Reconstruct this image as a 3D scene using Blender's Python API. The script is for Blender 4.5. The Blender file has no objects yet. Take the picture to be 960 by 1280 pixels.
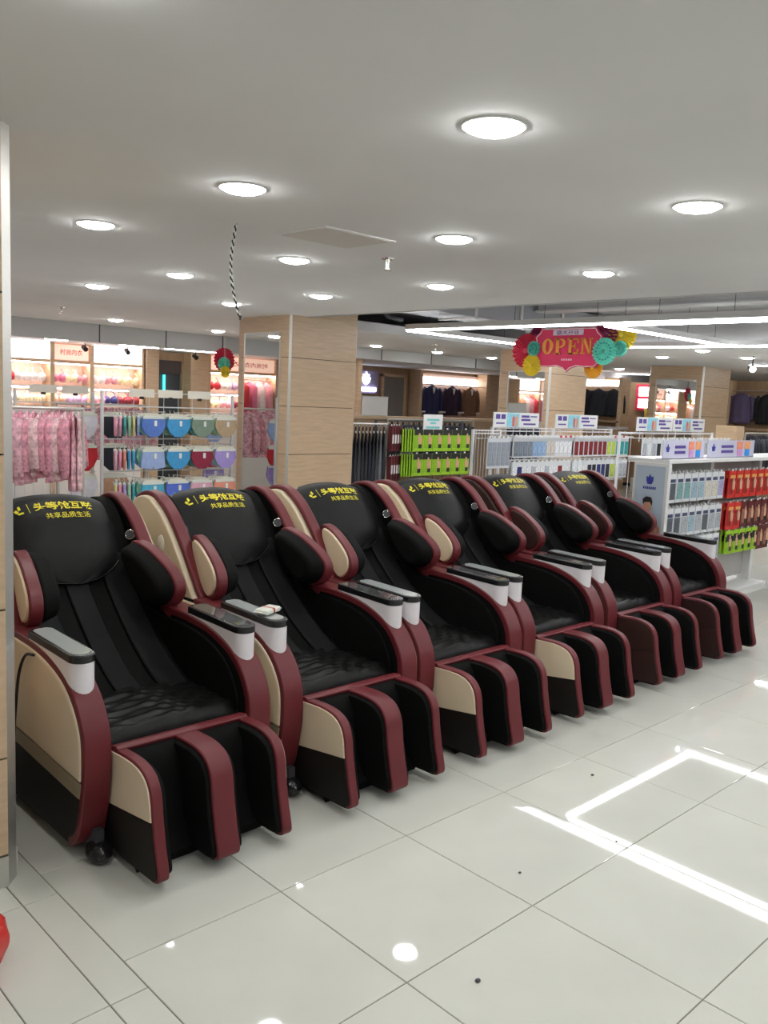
import bpy, bmesh, math, random
from mathutils import Vector, Matrix
random.seed(7)
sc = bpy.context.scene
COL = sc.collection

# ------------------------------------------------------------------ camera
F_PX, YAW, PITCH, ROLL, CAM_H = 1084.92, 0.768048, 0.130363, 0.046165, 1.664
cam_d = bpy.data.cameras.new('camera'); cam = bpy.data.objects.new('camera', cam_d); COL.objects.link(cam)
cam_d.sensor_fit = 'VERTICAL'; cam_d.sensor_height = 36.0; cam_d.lens = 36.0 * F_PX / 1280.0
cam_d.clip_start = 0.05; cam_d.clip_end = 200
_f = Vector((math.sin(YAW)*math.cos(PITCH), math.cos(YAW)*math.cos(PITCH), -math.sin(PITCH)))
_r = Vector((math.cos(YAW), -math.sin(YAW), 0)); _u = _r.cross(_f)
_r2 = math.cos(ROLL)*_r + math.sin(ROLL)*_u; _u2 = -math.sin(ROLL)*_r + math.cos(ROLL)*_u
cam.matrix_world = Matrix(((_r2.x,_u2.x,-_f.x,0),(_r2.y,_u2.y,-_f.y,0),(_r2.z,_u2.z,-_f.z,CAM_H),(0,0,0,1)))
sc.camera = cam

# ------------------------------------------------------------------ world, exposure
w = bpy.data.worlds.new('world'); sc.world = w; w.use_nodes = True
w.node_tree.nodes['Background'].inputs[0].default_value = (0.9, 0.92, 1.0, 1)
w.node_tree.nodes['Background'].inputs[1].default_value = 0.0
sc.view_settings.view_transform = 'Standard'; sc.view_settings.look = 'None'
sc.view_settings.exposure = 0.40; sc.view_settings.gamma = 1.0; sc.view_settings.use_curve_mapping = False
LAMP_L = 55.0      # downlight radiance
STRIP_L = 18.0     # led strip radiance

# ------------------------------------------------------------------ materials
MATS = {}
def mat(name, col, rough=0.5, metal=0.0, emit=None, spec=0.5, noise=0.0, nscale=8.0, bump=0.0, bscale=60.0, stretch=None, coat=0.0, alpha=1.0, sheen=0.0, trans=0.0):
    if name in MATS: return MATS[name]
    m = bpy.data.materials.new(name); m.use_nodes = True
    nt = m.node_tree; b = nt.nodes['Principled BSDF']
    b.inputs['Base Color'].default_value = (*col, 1); b.inputs['Roughness'].default_value = rough
    b.inputs['Metallic'].default_value = metal; b.inputs['Specular IOR Level'].default_value = spec
    b.inputs['Coat Weight'].default_value = coat; b.inputs['Alpha'].default_value = alpha
    b.inputs['Sheen Weight'].default_value = sheen; b.inputs['Transmission Weight'].default_value = trans
    tc = nt.nodes.new('ShaderNodeTexCoord')
    src = tc.outputs['Object']
    if stretch:
        mp = nt.nodes.new('ShaderNodeMapping'); mp.inputs['Scale'].default_value = stretch
        nt.links.new(src, mp.inputs[0]); src = mp.outputs[0]
    if noise:
        n = nt.nodes.new('ShaderNodeTexNoise'); n.inputs['Scale'].default_value = nscale; n.inputs['Detail'].default_value = 4
        nt.links.new(src, n.inputs['Vector'])
        cr = nt.nodes.new('ShaderNodeValToRGB')
        cr.color_ramp.elements[0].position = 0.3; cr.color_ramp.elements[1].position = 0.7
        cr.color_ramp.elements[0].color = (*[c*(1-noise) for c in col], 1)
        cr.color_ramp.elements[1].color = (*[min(1, c*(1+noise)) for c in col], 1)
        nt.links.new(n.outputs['Fac'], cr.inputs[0]); nt.links.new(cr.outputs[0], b.inputs['Base Color'])
    if bump:
        n2 = nt.nodes.new('ShaderNodeTexNoise'); n2.inputs['Scale'].default_value = bscale; n2.inputs['Detail'].default_value = 3
        nt.links.new(src, n2.inputs['Vector'])
        bp = nt.nodes.new('ShaderNodeBump'); bp.inputs['Strength'].default_value = bump; bp.inputs['Distance'].default_value = 0.01
        nt.links.new(n2.outputs['Fac'], bp.inputs['Height']); nt.links.new(bp.outputs[0], b.inputs['Normal'])
    if emit:
        b.inputs['Emission Color'].default_value = (*emit[0], 1); b.inputs['Emission Strength'].default_value = emit[1]
    MATS[name] = m; return m

def S(r, g, b):
    f = lambda c: ((c/255+0.055)/1.055)**2.4 if c > 10 else c/255/12.92
    return (f(r), f(g), f(b))

M_TILE = mat('floor_tile', (0.655,0.655,0.60), 0.03, noise=0.06, nscale=1.7, spec=0.55)
M_GROUT = mat('grout', (0.16,0.15,0.13), 0.8)
M_CEIL = mat('ceiling_paint', (0.82,0.81,0.81), 0.9, noise=0.03, nscale=1.2)
M_SOFF = mat('grey_panel', (0.50,0.50,0.50), 0.7, noise=0.05, nscale=1.0)
M_DARKM = mat('dark_metal', (0.05,0.05,0.06), 0.6)
M_DUCT = mat('duct_metal', (0.35,0.36,0.38), 0.45, metal=0.6)
M_WOOD = mat('laminate', (0.60,0.43,0.28), 0.35, noise=0.10, nscale=3.0, stretch=(1.5,1.5,14))
M_WOOD2 = mat('laminate_brown', (0.42,0.29,0.18), 0.45, noise=0.12, nscale=3.0, stretch=(14,14,1.5))
M_STEEL = mat('stainless', (0.66,0.65,0.62), 0.42, metal=0.85, noise=0.05, nscale=20, stretch=(1,1,60))
M_CHROME = mat('chrome', (0.8,0.8,0.82), 0.12, metal=1.0)
M_MIRROR = mat('mirror_glass', (0.82,0.83,0.82), 0.02, metal=1.0)
M_WHITE = mat('white_paint', (0.78,0.78,0.77), 0.4, noise=0.02)
M_LAMP = mat('lamp_diffuser', (0.9,0.9,0.9), 0.5, emit=((0.985,1.01,0.99), LAMP_L))
M_STRIP = mat('strip_diffuser', (0.9,0.9,0.9), 0.5, emit=((0.96,0.97,1.0), STRIP_L))
M_RED = mat('red_leather', (0.138,0.016,0.022), 0.44, spec=0.4, noise=0.08, nscale=6, bump=0.05, bscale=350)
M_CREAM = mat('cream_leather', (0.74,0.625,0.46), 0.45, noise=0.04, nscale=5, bump=0.04, bscale=300)
M_TAN = mat('tan_leather', (0.30,0.25,0.17), 0.5, noise=0.05)
M_DBROWN = mat('dark_brown_panel', (0.012,0.009,0.008), 0.55, spec=0.25, noise=0.1)
M_BROWN = mat('brown_leather', (0.036,0.015,0.013), 0.45, spec=0.35, noise=0.1, nscale=6)
M_BLACK = mat('black_leather', (0.004,0.004,0.004), 0.40, spec=0.25, noise=0.15, nscale=9, bump=0.08, bscale=200)
M_BFAB = mat('black_fabric', (0.0035,0.0035,0.0035), 0.8, spec=0.15, noise=0.2, nscale=30)
M_GFAB = mat('charcoal_fabric', (0.009,0.009,0.010), 0.7, spec=0.18, noise=0.1, nscale=30, bump=0.05, bscale=400)
M_COVER = mat('head_cover', (0.006,0.006,0.0065), 0.5, spec=0.22, noise=0.15, nscale=12, bump=0.12, bscale=25)
M_YEL = mat('yellow_print', (0.80,0.70,0.03), 0.6)
M_CAPW = mat('white_plastic', (0.80,0.76,0.80), 0.3, coat=0.2)
M_BEZEL = mat('black_plastic', (0.012,0.012,0.013), 0.25)
M_SCREEN = mat('glass_screen', (0.42,0.45,0.45), 0.08, coat=0.6)
M_SCRD = mat('dark_glass_screen', (0.08,0.085,0.085), 0.06, coat=0.6)
M_PLAST = mat('plastic_wrap', (0.015,0.015,0.016), 0.15, bump=0.8, bscale=30)

# ------------------------------------------------------------------ mesh helpers
class MB:
    def __init__(s): s.v = []; s.f = []
    def add(s, vs, fs):
        o = len(s.v); s.v += [tuple(p) for p in vs]; s.f += [tuple(i+o for i in f) for f in fs]; return s
    def box(s, x0, x1, y0, y1, z0, z1):
        return s.add([(x,y,z) for x in (x0,x1) for y in (y0,y1) for z in (z0,z1)],
            [(0,1,3,2),(4,6,7,5),(0,4,5,1),(2,3,7,6),(0,2,6,4),(1,5,7,3)])
    def prism(s, prof, a0, a1, axis='x', scale1=None):
        n = len(prof)
        cx = sum(p[0] for p in prof)/n; cy = sum(p[1] for p in prof)/n
        def P(a, q):
            return {'x': (a,q[0],q[1]), 'y': (q[0],a,q[1]), 'z': (q[0],q[1],a)}[axis]
        q1 = prof if scale1 is None else [(cx+(p[0]-cx)*scale1, cy+(p[1]-cy)*scale1) for p in prof]
        return s.add([P(a0,p) for p in prof]+[P(a1,p) for p in q1],
            [tuple(range(n))[::-1], tuple(range(n,2*n))]+[(i,(i+1)%n,n+(i+1)%n,n+i) for i in range(n)])
    def ribbon(s, prof, x0, x1, t0, t1):
        """solid strip swept along a (y,z) profile, thickness between offsets t0 and t1 on its left normal"""
        n = len(prof); vs = []
        for i, p in enumerate(prof):
            a = prof[max(0,i-1)]; b = prof[min(n-1,i+1)]
            d = Vector((b[0]-a[0], b[1]-a[1])); d.normalize(); nn = Vector((-d.y, d.x))
            q0 = Vector(p)+nn*t0; q1 = Vector(p)+nn*t1
            vs += [(x0,q0.x,q0.y),(x1,q0.x,q0.y),(x1,q1.x,q1.y),(x0,q1.x,q1.y)]
        fs = [(0,1,2,3), tuple(4*(n-1)+k for k in (3,2,1,0))]
        for i in range(n-1):
            for k in range(4): fs.append((4*i+k, 4*i+4+k, 4*i+4+(k+1)%4, 4*i+(k+1)%4))
        return s.add(vs, fs)
    def cyl(s, p0, p1, r0, r1=None, n=12):
        r1 = r0 if r1 is None else r1
        p0 = Vector(p0); p1 = Vector(p1); d = (p1-p0).normalized()
        a = d.orthogonal().normalized(); b = d.cross(a); vs = []
        for p, r in ((p0,r0),(p1,r1)):
            vs += [p+a*r*math.cos(2*math.pi*k/n)+b*r*math.sin(2*math.pi*k/n) for k in range(n)]
        return s.add(vs, [tuple(range(n))[::-1], tuple(range(n,2*n))]+[(k,(k+1)%n,n+(k+1)%n,n+k) for k in range(n)])
    def tube(s, pts, r, n=8):
        pts = [Vector(p) for p in pts]; vs = []; ref = None
        for i, p in enumerate(pts):
            d = (pts[min(i+1,len(pts)-1)]-pts[max(i-1,0)]).normalized()
            a = d.orthogonal().normalized() if ref is None else (ref-d*ref.dot(d)).normalized()
            ref = a; b = d.cross(a)
            vs += [p+a*r*math.cos(2*math.pi*k/n)+b*r*math.sin(2*math.pi*k/n) for k in range(n)]
        fs = [tuple(range(n))[::-1], tuple((len(pts)-1)*n+k for k in range(n))]
        for i in range(len(pts)-1):
            for k in range(n): fs.append((i*n+k, i*n+(k+1)%n, (i+1)*n+(k+1)%n, (i+1)*n+k))
        return s.add(vs, fs)
    def ellipsoid(s, c, r, nu=16, nv=10, fn=None):
        vs = []; 
        for j in range(1,nv):
            t = math.pi*j/nv
            for i in range(nu):
                p = 2*math.pi*i/nu; k = 1.0 if fn is None else fn(p,t)
                vs.append((c[0]+r[0]*k*math.sin(t)*math.cos(p), c[1]+r[1]*k*math.sin(t)*math.sin(p), c[2]+r[2]*k*math.cos(t)))
        top = len(vs); vs.append((c[0],c[1],c[2]+r[2])); bot = len(vs); vs.append((c[0],c[1],c[2]-r[2])); fs = []
        for j in range(nv-2):
            for i in range(nu): fs.append((j*nu+i, (j+1)*nu+i, (j+1)*nu+(i+1)%nu, j*nu+(i+1)%nu))
        for i in range(nu):
            fs.append((top, i, (i+1)%nu)); fs.append((bot, (nv-2)*nu+(i+1)%nu, (nv-2)*nu+i))
        return s.add(vs, fs)
    def torus(s, c, axis, R, r, n=20, k=8):
        c = Vector(c); d = Vector(axis).normalized(); a = d.orthogonal().normalized(); b = d.cross(a); vs = []
        for i in range(n):
            p = 2*math.pi*i/n; e = a*math.cos(p)+b*math.sin(p)
            for j in range(k):
                q = 2*math.pi*j/k; vs.append(c+e*(R+r*math.cos(q))+d*r*math.sin(q))
        return s.add(vs, [(i*k+j, ((i+1)%n)*k+j, ((i+1)%n)*k+(j+1)%k, i*k+(j+1)%k) for i in range(n) for j in range(k)])
    def grid(s, fn, nu, nv):
        """closed double skin: fn(u,v,side) side 0 front, 1 back"""
        vs = [fn(i/nu, j/nv, k) for k in (0,1) for j in range(nv+1) for i in range(nu+1)]
        W = nu+1; N = W*(nv+1); fs = []
        for j in range(nv):
            for i in range(nu):
                a = j*W+i; fs.append((a,a+1,a+W+1,a+W)); fs.append((N+a,N+a+W,N+a+W+1,N+a+1))
        for i in range(nu):
            fs.append((i,N+i,N+i+1,i+1)); a = nv*W+i; fs.append((a,a+1,N+a+1,N+a))
        for j in range(nv):
            a = j*W; fs.append((a,a+W,N+a+W,N+a)); a = j*W+nu; fs.append((a,N+a,N+a+W,a+W))
        return s.add(vs, fs)
    def data(s, name, m, smooth=False, recalc=True):
        me = bpy.data.meshes.new(name); me.from_pydata(s.v, [], s.f)
        if recalc:
            bm = bmesh.new(); bm.from_mesh(me); bmesh.ops.recalc_face_normals(bm, faces=bm.faces); bm.to_mesh(me); bm.free()
        me.materials.append(m)
        if smooth: me.polygons.foreach_set('use_smooth', [True]*len(me.polygons))
        me.update(); return me

def link(name, me, parent=None, loc=(0,0,0), rz=0.0):
    o = bpy.data.objects.new(name, me); COL.objects.link(o); o.location = loc; o.rotation_euler = (0,0,rz)
    if parent is not None: o.parent = parent
    return o
def obj(name, mb, m, parent=None, loc=(0,0,0), rz=0.0, smooth=False, bevel=0.0, seg=2, auto=None):
    o = link(name, mb.data(name, m, smooth or bool(auto)), parent, loc, rz)
    if bevel:
        b = o.modifiers.new('bevel','BEVEL'); b.width = bevel; b.segments = seg; b.limit_method = 'ANGLE'; b.angle_limit = math.radians(50)
    if auto: smooth_by_angle(o.data, auto)
    return o
def smooth_by_angle(me, deg):
    bm = bmesh.new(); bm.from_mesh(me)
    for e in bm.edges:
        e.smooth = not (len(e.link_faces) == 2 and e.calc_face_angle(0) > math.radians(deg))
    for f in bm.faces: f.smooth = True
    bm.to_mesh(me); bm.free()
def tag(o, label, cat, group=None):
    o['label'] = label; o['category'] = cat
    if group: o['group'] = group
    return o
def thing(name, label, cat, loc=(0,0,0), rz=0.0, group=None):
    return tag(link(name, None, None, loc, rz), label, cat, group)
def struct(name, mb, m, parent=None, **k):
    o = obj(name, mb, m, parent, **k)
    if parent is None: o['kind'] = 'structure'
    return o
def copy_tree(o, parent=None, loc=None, rz=None, swap=None):
    c = o.copy(); COL.objects.link(c); c.parent = parent
    if loc is not None: c.location = loc
    if rz is not None: c.rotation_euler = (0,0,rz)
    for ch in o.children: copy_tree(ch, c)
    return c

def smooth_curve(pts, n=6, closed=False):
    """Catmull-Rom"""
    out = []; N = len(pts); rng = N if closed else N-1
    for i in range(rng):
        g = lambda k: pts[k % N] if closed else pts[min(max(k,0),N-1)]
        p0,p1,p2,p3 = g(i-1),g(i),g(i+1),g(i+2)
        for k in range(n):
            t = k/n
            out.append(tuple(0.5*((2*b)+(c-a)*t+(2*a-5*b+4*c-d)*t*t+(3*b-a-3*c+d)*t**3) for a,b,c,d in zip(p0,p1,p2,p3)))
    if not closed: out.append(tuple(pts[-1]))
    return out
def clip(poly, a, b, keep_above):
    """clip (y,z) polygon by the line z = a + b*y"""
    d = lambda p: (p[1]-a-b*p[0])*(1 if keep_above else -1); out = []
    for i in range(len(poly)):
        p, q = poly[i], poly[(i+1)%len(poly)]; dp, dq = d(p), d(q)
        if dp >= 0: out.append(p)
        if dp*dq < 0:
            t = dp/(dp-dq); out.append((p[0]+(q[0]-p[0])*t, p[1]+(q[1]-p[1])*t))
    return out

_TXT = {}
def text_geo(s, size, bold=0.0):
    """flat text as (verts2d, faces), centred on its box"""
    key = (s, size, bold)
    if key in _TXT: return _TXT[key]
    cu = bpy.data.curves.new('t', 'FONT'); cu.body = s; cu.size = size; cu.offset = bold; cu.resolution_u = 3
    o = bpy.data.objects.new('t', cu); COL.objects.link(o)
    dg = bpy.context.evaluated_depsgraph_get(); dg.update()
    me = bpy.data.meshes.new_from_object(o.evaluated_get(dg))
    v = [(p.co.x, p.co.y) for p in me.vertices]; f = [tuple(p.vertices) for p in me.polygons]
    bpy.data.objects.remove(o); bpy.data.curves.remove(cu); bpy.data.meshes.remove(me)
    x0 = min(p[0] for p in v); x1 = max(p[0] for p in v); y0 = min(p[1] for p in v); y1 = max(p[1] for p in v)
    v = [(p[0]-(x0+x1)/2, p[1]-(y0+y1)/2) for p in v]
    _TXT[key] = (v, f, x1-x0, y1-y0); return _TXT[key]
def text_on(name, s, width, height, o, ux, uy, m, parent=None, bold=0.0):
    """text stretched to width x height on a plane through o"""
    v, f, w_, h_ = text_geo(s, 0.1, bold); o = Vector(o); ux = Vector(ux); uy = Vector(uy)
    mb = MB(); mb.add([o+ux*(p[0]*width/w_)+uy*(p[1]*height/h_) for p in v], f)
    return link(name, mb.data(name, m, recalc=False), parent)

# ================================================================== STRUCTURE
HC = 2.43
# ---- floor with its tiles
fl = struct('floor', MB().box(-5,20,-6,14,-0.08,-0.003), M_GROUT)
J = 0.0016
def tile_mesh(x, y):
    mb = MB(); c = 0.0015
    mb.add([(J,J,-0.003),(x-J,J,-0.003),(x-J,y-J,-0.003),(J,y-J,-0.003),
            (J,J,-c),(x-J,J,-c),(x-J,y-J,-c),(J,y-J,-c),
            (J+c,J+c,0),(x-J-c,J+c,0),(x-J-c,y-J-c,0),(J+c,y-J-c,0)],
           [(0,1,5,4),(1,2,6,5),(2,3,7,6),(3,0,4,7),(4,5,9,8),(5,6,10,9),(6,7,11,10),(7,4,8,11),(8,9,10,11)])
    return mb.data('tile', M_TILE)
XS = 1.692; YS = -0.232
tm = tile_mesh(0.6, 0.6)
for i in range(13):
    for j in range(14): link('tile', tm, fl, (XS+0.6*i, YS+0.6*j, 0))
t57 = tile_mesh(0.570, 0.6); tb = tile_mesh(0.114, 0.6); tl = tile_mesh(0.198, 0.6)
for j in range(9):
    link('tile', t57, fl, (1.122, YS+0.6*j, 0))
    link('tile', tb, fl, (1.008, 0.222+0.6*j, 0)); link('tile', tl, fl, (0.81, 0.222+0.6*j, 0))
    link('tile', tm, fl, (0.21, 0.222+0.6*j, 0))
far = MB()
for i in range(-9, 31):
    for j in range(-10, 24):
        x = XS+0.6*i; y = YS+0.6*j
        if 0 <= i < 13 and 0 <= j < 14: continue
        if x < 1.69 and -0.3 < y < 5.2: 
            if x+0.6 > 0.25: continue
        if x < -5 or y < -6 or y > 13.4: continue
        far.add([(x+J,y+J,0),(x+0.6-J,y+J,0),(x+0.6-J,y+0.6-J,0),(x+J,y+0.6-J,0)], [(0,1,2,3)])
fo = link('tile_field', far.data('tile_field', M_TILE), fl); fo['kind'] = 'stuff'

# ---- ceilings
struct('ceiling', MB().box(-5,5.51,-6,10.75,HC,HC+0.10).box(5.51,9.95,7.6,10.2,HC,HC+0.1).box(5.51,9.0,10.2,10.75,HC,HC+0.1).box(9.95,20,-6,10.2,HC,HC+0.1)
       .box(-5,9,10.75,14,2.24,2.34).box(9,20,10.2,14,2.26,2.36), M_CEIL)
struct('ceiling_tray', MB().box(5.40,10.1,-6.2,10.3,2.86,2.94).box(5.40,10.1,10.25,10.3,2.53,2.86).box(5.40,5.45,7.6,10.25,2.53,2.86).box(10.05,10.1,7.6,10.25,2.53,2.86), M_SOFF)
struct('trim_1', MB().box(5.49,5.53,-6,7.6,HC-0.005,2.86), M_SOFF)                       # tray sides
struct('trim_2', MB().box(9.92,9.97,-6,7.6,HC-0.005,2.86), M_SOFF)
struct('trim_3', MB().box(5.53,9.92,7.58,7.60,HC-0.005,HC+0.10), M_SOFF)
struct('trim_4', MB().box(-5,9.0,10.72,10.78,2.20,HC), M_SOFF)                           # shop bulkheads
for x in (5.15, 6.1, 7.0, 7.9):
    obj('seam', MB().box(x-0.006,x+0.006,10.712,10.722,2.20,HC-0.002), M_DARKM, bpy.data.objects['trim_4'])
struct('trim_5', MB().box(8.6,20,10.16,10.22,2.26,HC), M_SOFF)
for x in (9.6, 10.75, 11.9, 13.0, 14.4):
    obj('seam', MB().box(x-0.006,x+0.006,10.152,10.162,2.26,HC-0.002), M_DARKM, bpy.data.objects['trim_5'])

# ---- outer walls
struct('wall_back', MB().box(-5,20,-6.2,-6,0,3), M_WHITE)
struct('wall_left', MB().box(-5.2,-5,-6,14,0,3), M_WHITE)
struct('wall_right', MB().box(20,20.2,-6,14,0,3), M_WOOD2)
struct('wall_far', MB().box(-5,9.3,12.6,12.8,0,2.4), mat('shop_wall', (0.74,0.70,0.66), 0.6, noise=0.05))
struct('wall_shop', MB().box(9.3,20,12.3,12.5,0,2.4), M_WOOD2)
struct('wall_partition', MB().box(9.25,9.33,10.3,12.6,0,2.26), M_WOOD)

# ---- pillars: each laminate panel and steel strip is a part
def pillar(name, x0, x1, y0, y1, z1, joints, label, chamfer=0.03, mirror=None, base=True):
    p = thing(name, label, 'pillar', ((x0+x1)/2, (y0+y1)/2, 0))
    hx, hy = (x1-x0)/2, (y1-y0)/2; g = 0.003; ci = 0.013+chamfer*0.6
    obj('core', MB().box(-hx+ci,hx-ci,-hy+ci,hy-ci,0,z1), M_DBROWN, p)
    zs = [0.11 if base else 0.0]+joints+[z1]
    c = chamfer
    for a, b in zip(zs, zs[1:]):
        for k, (dx, dy) in enumerate(((0,-1),(-1,0),(1,0),(0,1))):
            mb = MB()
            if dx == 0:
                yy = dy*hy; y_ = yy-dy*0.014
                mb.box(-hx+c,hx-c,min(yy,y_),max(yy,y_),a+g,b-g)
            else:
                xx = dx*hx; x_ = xx-dx*0.014
                if mirror and dx == -1:
                    m0,m1,mz0,mz1 = mirror
                    m0 -= (y0+y1)/2; m1 -= (y0+y1)/2
                    A, B = a+g, b-g
                    lo, hi = min(xx,x_), max(xx,x_)
                    if B > mz0 and A < mz1:
                        mb.box(lo,hi,-hy+c,m0-0.012,A,B); mb.box(lo,hi,m1+0.012,hy-c,A,B)
                        if B > mz1+0.012: mb.box(lo,hi,m0-0.012,m1+0.012,max(A,mz1+0.012),B)
                        if A < mz0-0.012: mb.box(lo,hi,m0-0.012,m1+0.012,A,min(B,mz0-0.012))
                    else: mb.box(lo,hi,-hy+c,hy-c,A,B)
                else: mb.box(min(xx,x_),max(xx,x_),-hy+c,hy-c,a+g,b-g)
            obj('laminate_panel', mb, M_WOOD, p)
    for sx in (-1,1):
        for sy in (-1,1):
            prof = [(sx*(hx-c),sy*hy),(sx*hx,sy*(hy-c)),(sx*(hx-0.012),sy*(hy-c)),(sx*(hx-c),sy*(hy-0.012))]
            obj('steel_corner', MB().prism(prof,0,z1,'z'), M_STEEL, p)
    if base:
        mb = MB().box(-hx+c,hx-c,-hy-0.004,-hy+0.012,0,0.107).box(-hx-0.004,-hx+0.012,-hy+c,hy-c,0,0.107).box(hx-0.012,hx+0.004,-hy+c,hy-c,0,0.107)
        obj('steel_base', mb, M_STEEL, p)
    if mirror:
        m0,m1,mz0,mz1 = mirror; m0 -= (y0+y1)/2; m1 -= (y0+y1)/2; X = -hx
        obj('mirror', MB().box(X-0.002,X+0.01,m0,m1,mz0,mz1), M_MIRROR, p)
        obj('mirror_frame', MB().box(X-0.006,X+0.01,m0-0.012,m0,mz0-0.012,mz1+0.012).box(X-0.006,X+0.01,m1,m1+0.012,mz0-0.012,mz1+0.012)
            .box(X-0.006,X+0.01,m0,m1,mz1,mz1+0.012).box(X-0.006,X+0.01,m0,m1,mz0-0.012,mz0), M_STEEL, p)
    return p
pillar('pillar', 0.20, 1.058, 2.765, 3.66, HC, [0.445,0.94,1.436,1.93], 'wood laminate pillar with brushed steel corner strip beside first massage chair', 0.042)
pillar('pillar', 5.30, 6.19, 6.92, 7.82, HC+0.43, [0.58,1.06,1.54,2.02], 'wood laminate pillar with a tall mirror behind the massage chairs', 0.02, (7.09,7.69,0.25,2.26))
pillar('pillar', 9.95, 10.87, 7.15, 8.05, HC, [0.60,1.10,1.60,2.10], 'mirrored wood laminate pillar behind the hanging OPEN sign', 0.025, (7.24,7.86,0.25,2.12))
pillar('pillar', 13.9, 14.9, 6.9, 7.9, HC, [0.60,1.10,1.60,2.10], 'distant mirrored wood laminate pillar beyond the sock racks', 0.025, (7.02,7.75,0.25,2.20))

# ================================================================== CEILING LIGHTS AND FITTINGS
def make_downlight():
    t = thing('downlight', 'round white recessed downlight glowing in the flat ceiling', 'ceiling light', (0,0,HC), group='round downlights in the ceiling')
    obj('trim_ring', MB().torus((0,0,-0.002),(0,0,1),0.089,0.004,28,6), M_WHITE, t, smooth=True)
    obj('diffuser', MB().ellipsoid((0,0,0.0),(0.086,0.086,0.024),28,8), M_LAMP, t, smooth=True)
    return t
DL = make_downlight(); first = True
spots = [(1.95,y) for y in (1.65,2.87,4.10)]+[(3.15,y) for y in (1.65,2.87,4.10,5.36,6.60)]+[(4.39,y) for y in (2.87,4.10,5.36)]+[(4.41,6.62),(4.87,9.72),(6.33,9.80)]
spots += [(8.93,9.58),(10.28,9.59),(11.64,9.59),(11.54,6.38),(10.38,5.20),(11.74,5.23),(14.94,9.13)]
outside = [(3.15,0.42),(4.39,0.42),(4.39,1.65)]+[(0.75,y) for y in (0.42,1.65,5.36,6.6)]+[(-0.6,y) for y in (-2.0,0.42,2.87,5.36)]     # the same ceiling grid beyond the frame
outside += [(x,-0.8) for x in (0.75,1.95,3.15,4.39)]+[(x,-2.6) for x in (0.75,2.5,4.39)]+[(1.95,6.62),(2.2,9.8),(3.4,9.75),(11.0,2.6),(12.6,3.2),(16,6)]
for (x,y) in spots+outside:
    o = DL if first else copy_tree(DL); first = False
    o.location = (x,y,HC)
    if (x,y) in outside:
        o.name = 'downlight_offscreen'
        for c in o.children:
            if c.name.startswith('diffuser'): c.name = 'diffuser_offscreen'

def led(name, x0,x1,y0,y1,label, z=HC):
    t = thing(name, label, 'light strip', ((x0+x1)/2,(y0+y1)/2,z), group='linear light strips hung in the raised ceiling')
    hx,hy = (x1-x0)/2,(y1-y0)/2
    obj('housing', MB().box(-hx,hx,-hy,hy,0.004,0.06), M_WHITE, t)
    obj('diffuser', MB().box(-hx+0.006,hx-0.006,-hy+0.006,hy-0.006,-0.012,0.004), M_STRIP, t)
    n = 4
    for k in range(n):
        f = (k+0.5)/n*2-1
        obj('hanger_wire', MB().cyl((hx*f if hx>hy else 0, hy*f if hy>=hx else 0, 0.06),(hx*f if hx>hy else 0, hy*f if hy>=hx else 0, 2.86-z),0.003,None,5), M_DARKM, t)
led('led_strip_light', 6.96,7.03,-5.0,7.0,'long white LED strip along the tray by the ceiling edge, reaching the far corner')
led('led_strip_light', 7.12,7.19,-5.0,4.53,'second white LED strip running close beside the long one')
led('led_strip_light', 7.20,9.70,4.54,4.61,'white LED cross strip in front of the yellow paper fan')
led('led_strip_light', 9.72,9.79,-5.0,6.95,'white LED strip along the far side of the raised ceiling')
led('led_strip_light', 7.04,9.79,7.0,7.07,'white LED cross strip running behind the red paper fan')
for (x,y,L,off) in ((13.2,4.6,1.2,''),(16.6,9.6,0.58,''),(16.5,4.2,1.4,'_offscreen'),(14.3,3.2,1.0,'_offscreen')):
    t = tag(link('ceiling_batten'+off, None, None, (x,y,HC)), 'white ceiling batten light far beyond the pillars', 'light strip', 'far batten lights')
    obj('housing', MB().box(-0.05,0.05,-L,L,-0.02,0.0), M_WHITE, t); obj('diffuser'+off, MB().box(-0.04,0.04,-L+0.01,L-0.01,-0.035,-0.02), M_STRIP, t)

def sprinkler(x,y,label):
    t = thing('sprinkler', label, 'sprinkler', (x,y,HC))
    obj('escutcheon', MB().cyl((0,0,-0.008),(0,0,0),0.035,0.04,16), M_CHROME, t)
    obj('stem', MB().cyl((0,0,-0.06),(0,0,-0.008),0.008,0.012,10), M_CHROME, t)
    obj('deflector', MB().cyl((0,0,-0.065),(0,0,-0.060),0.022,None,12), M_CHROME, t)
sprinkler(3.40,3.58,'small chrome sprinkler head near the ceiling access panel')
sprinkler(3.82,8.80,'small chrome sprinkler head near the underwear shop bulkhead')
sprinkler(8.9,8.35,'small chrome sprinkler head past the raised ceiling')
t = thing('access_panel', 'square beige access panel set in the ceiling', 'ceiling panel', (2.83,3.35,HC))
obj('door', MB().box(-0.21,0.21,-0.17,0.17,-0.006,0), mat('panel_beige', (0.72,0.67,0.63), 0.8), t)
obj('frame', MB().box(-0.225,0.225,-0.185,-0.172,-0.004,0).box(-0.225,0.225,0.172,0.185,-0.004,0).box(-0.225,-0.212,-0.172,0.172,-0.004,0).box(0.212,0.225,-0.172,0.172,-0.004,0), M_CEIL, t)
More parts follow.
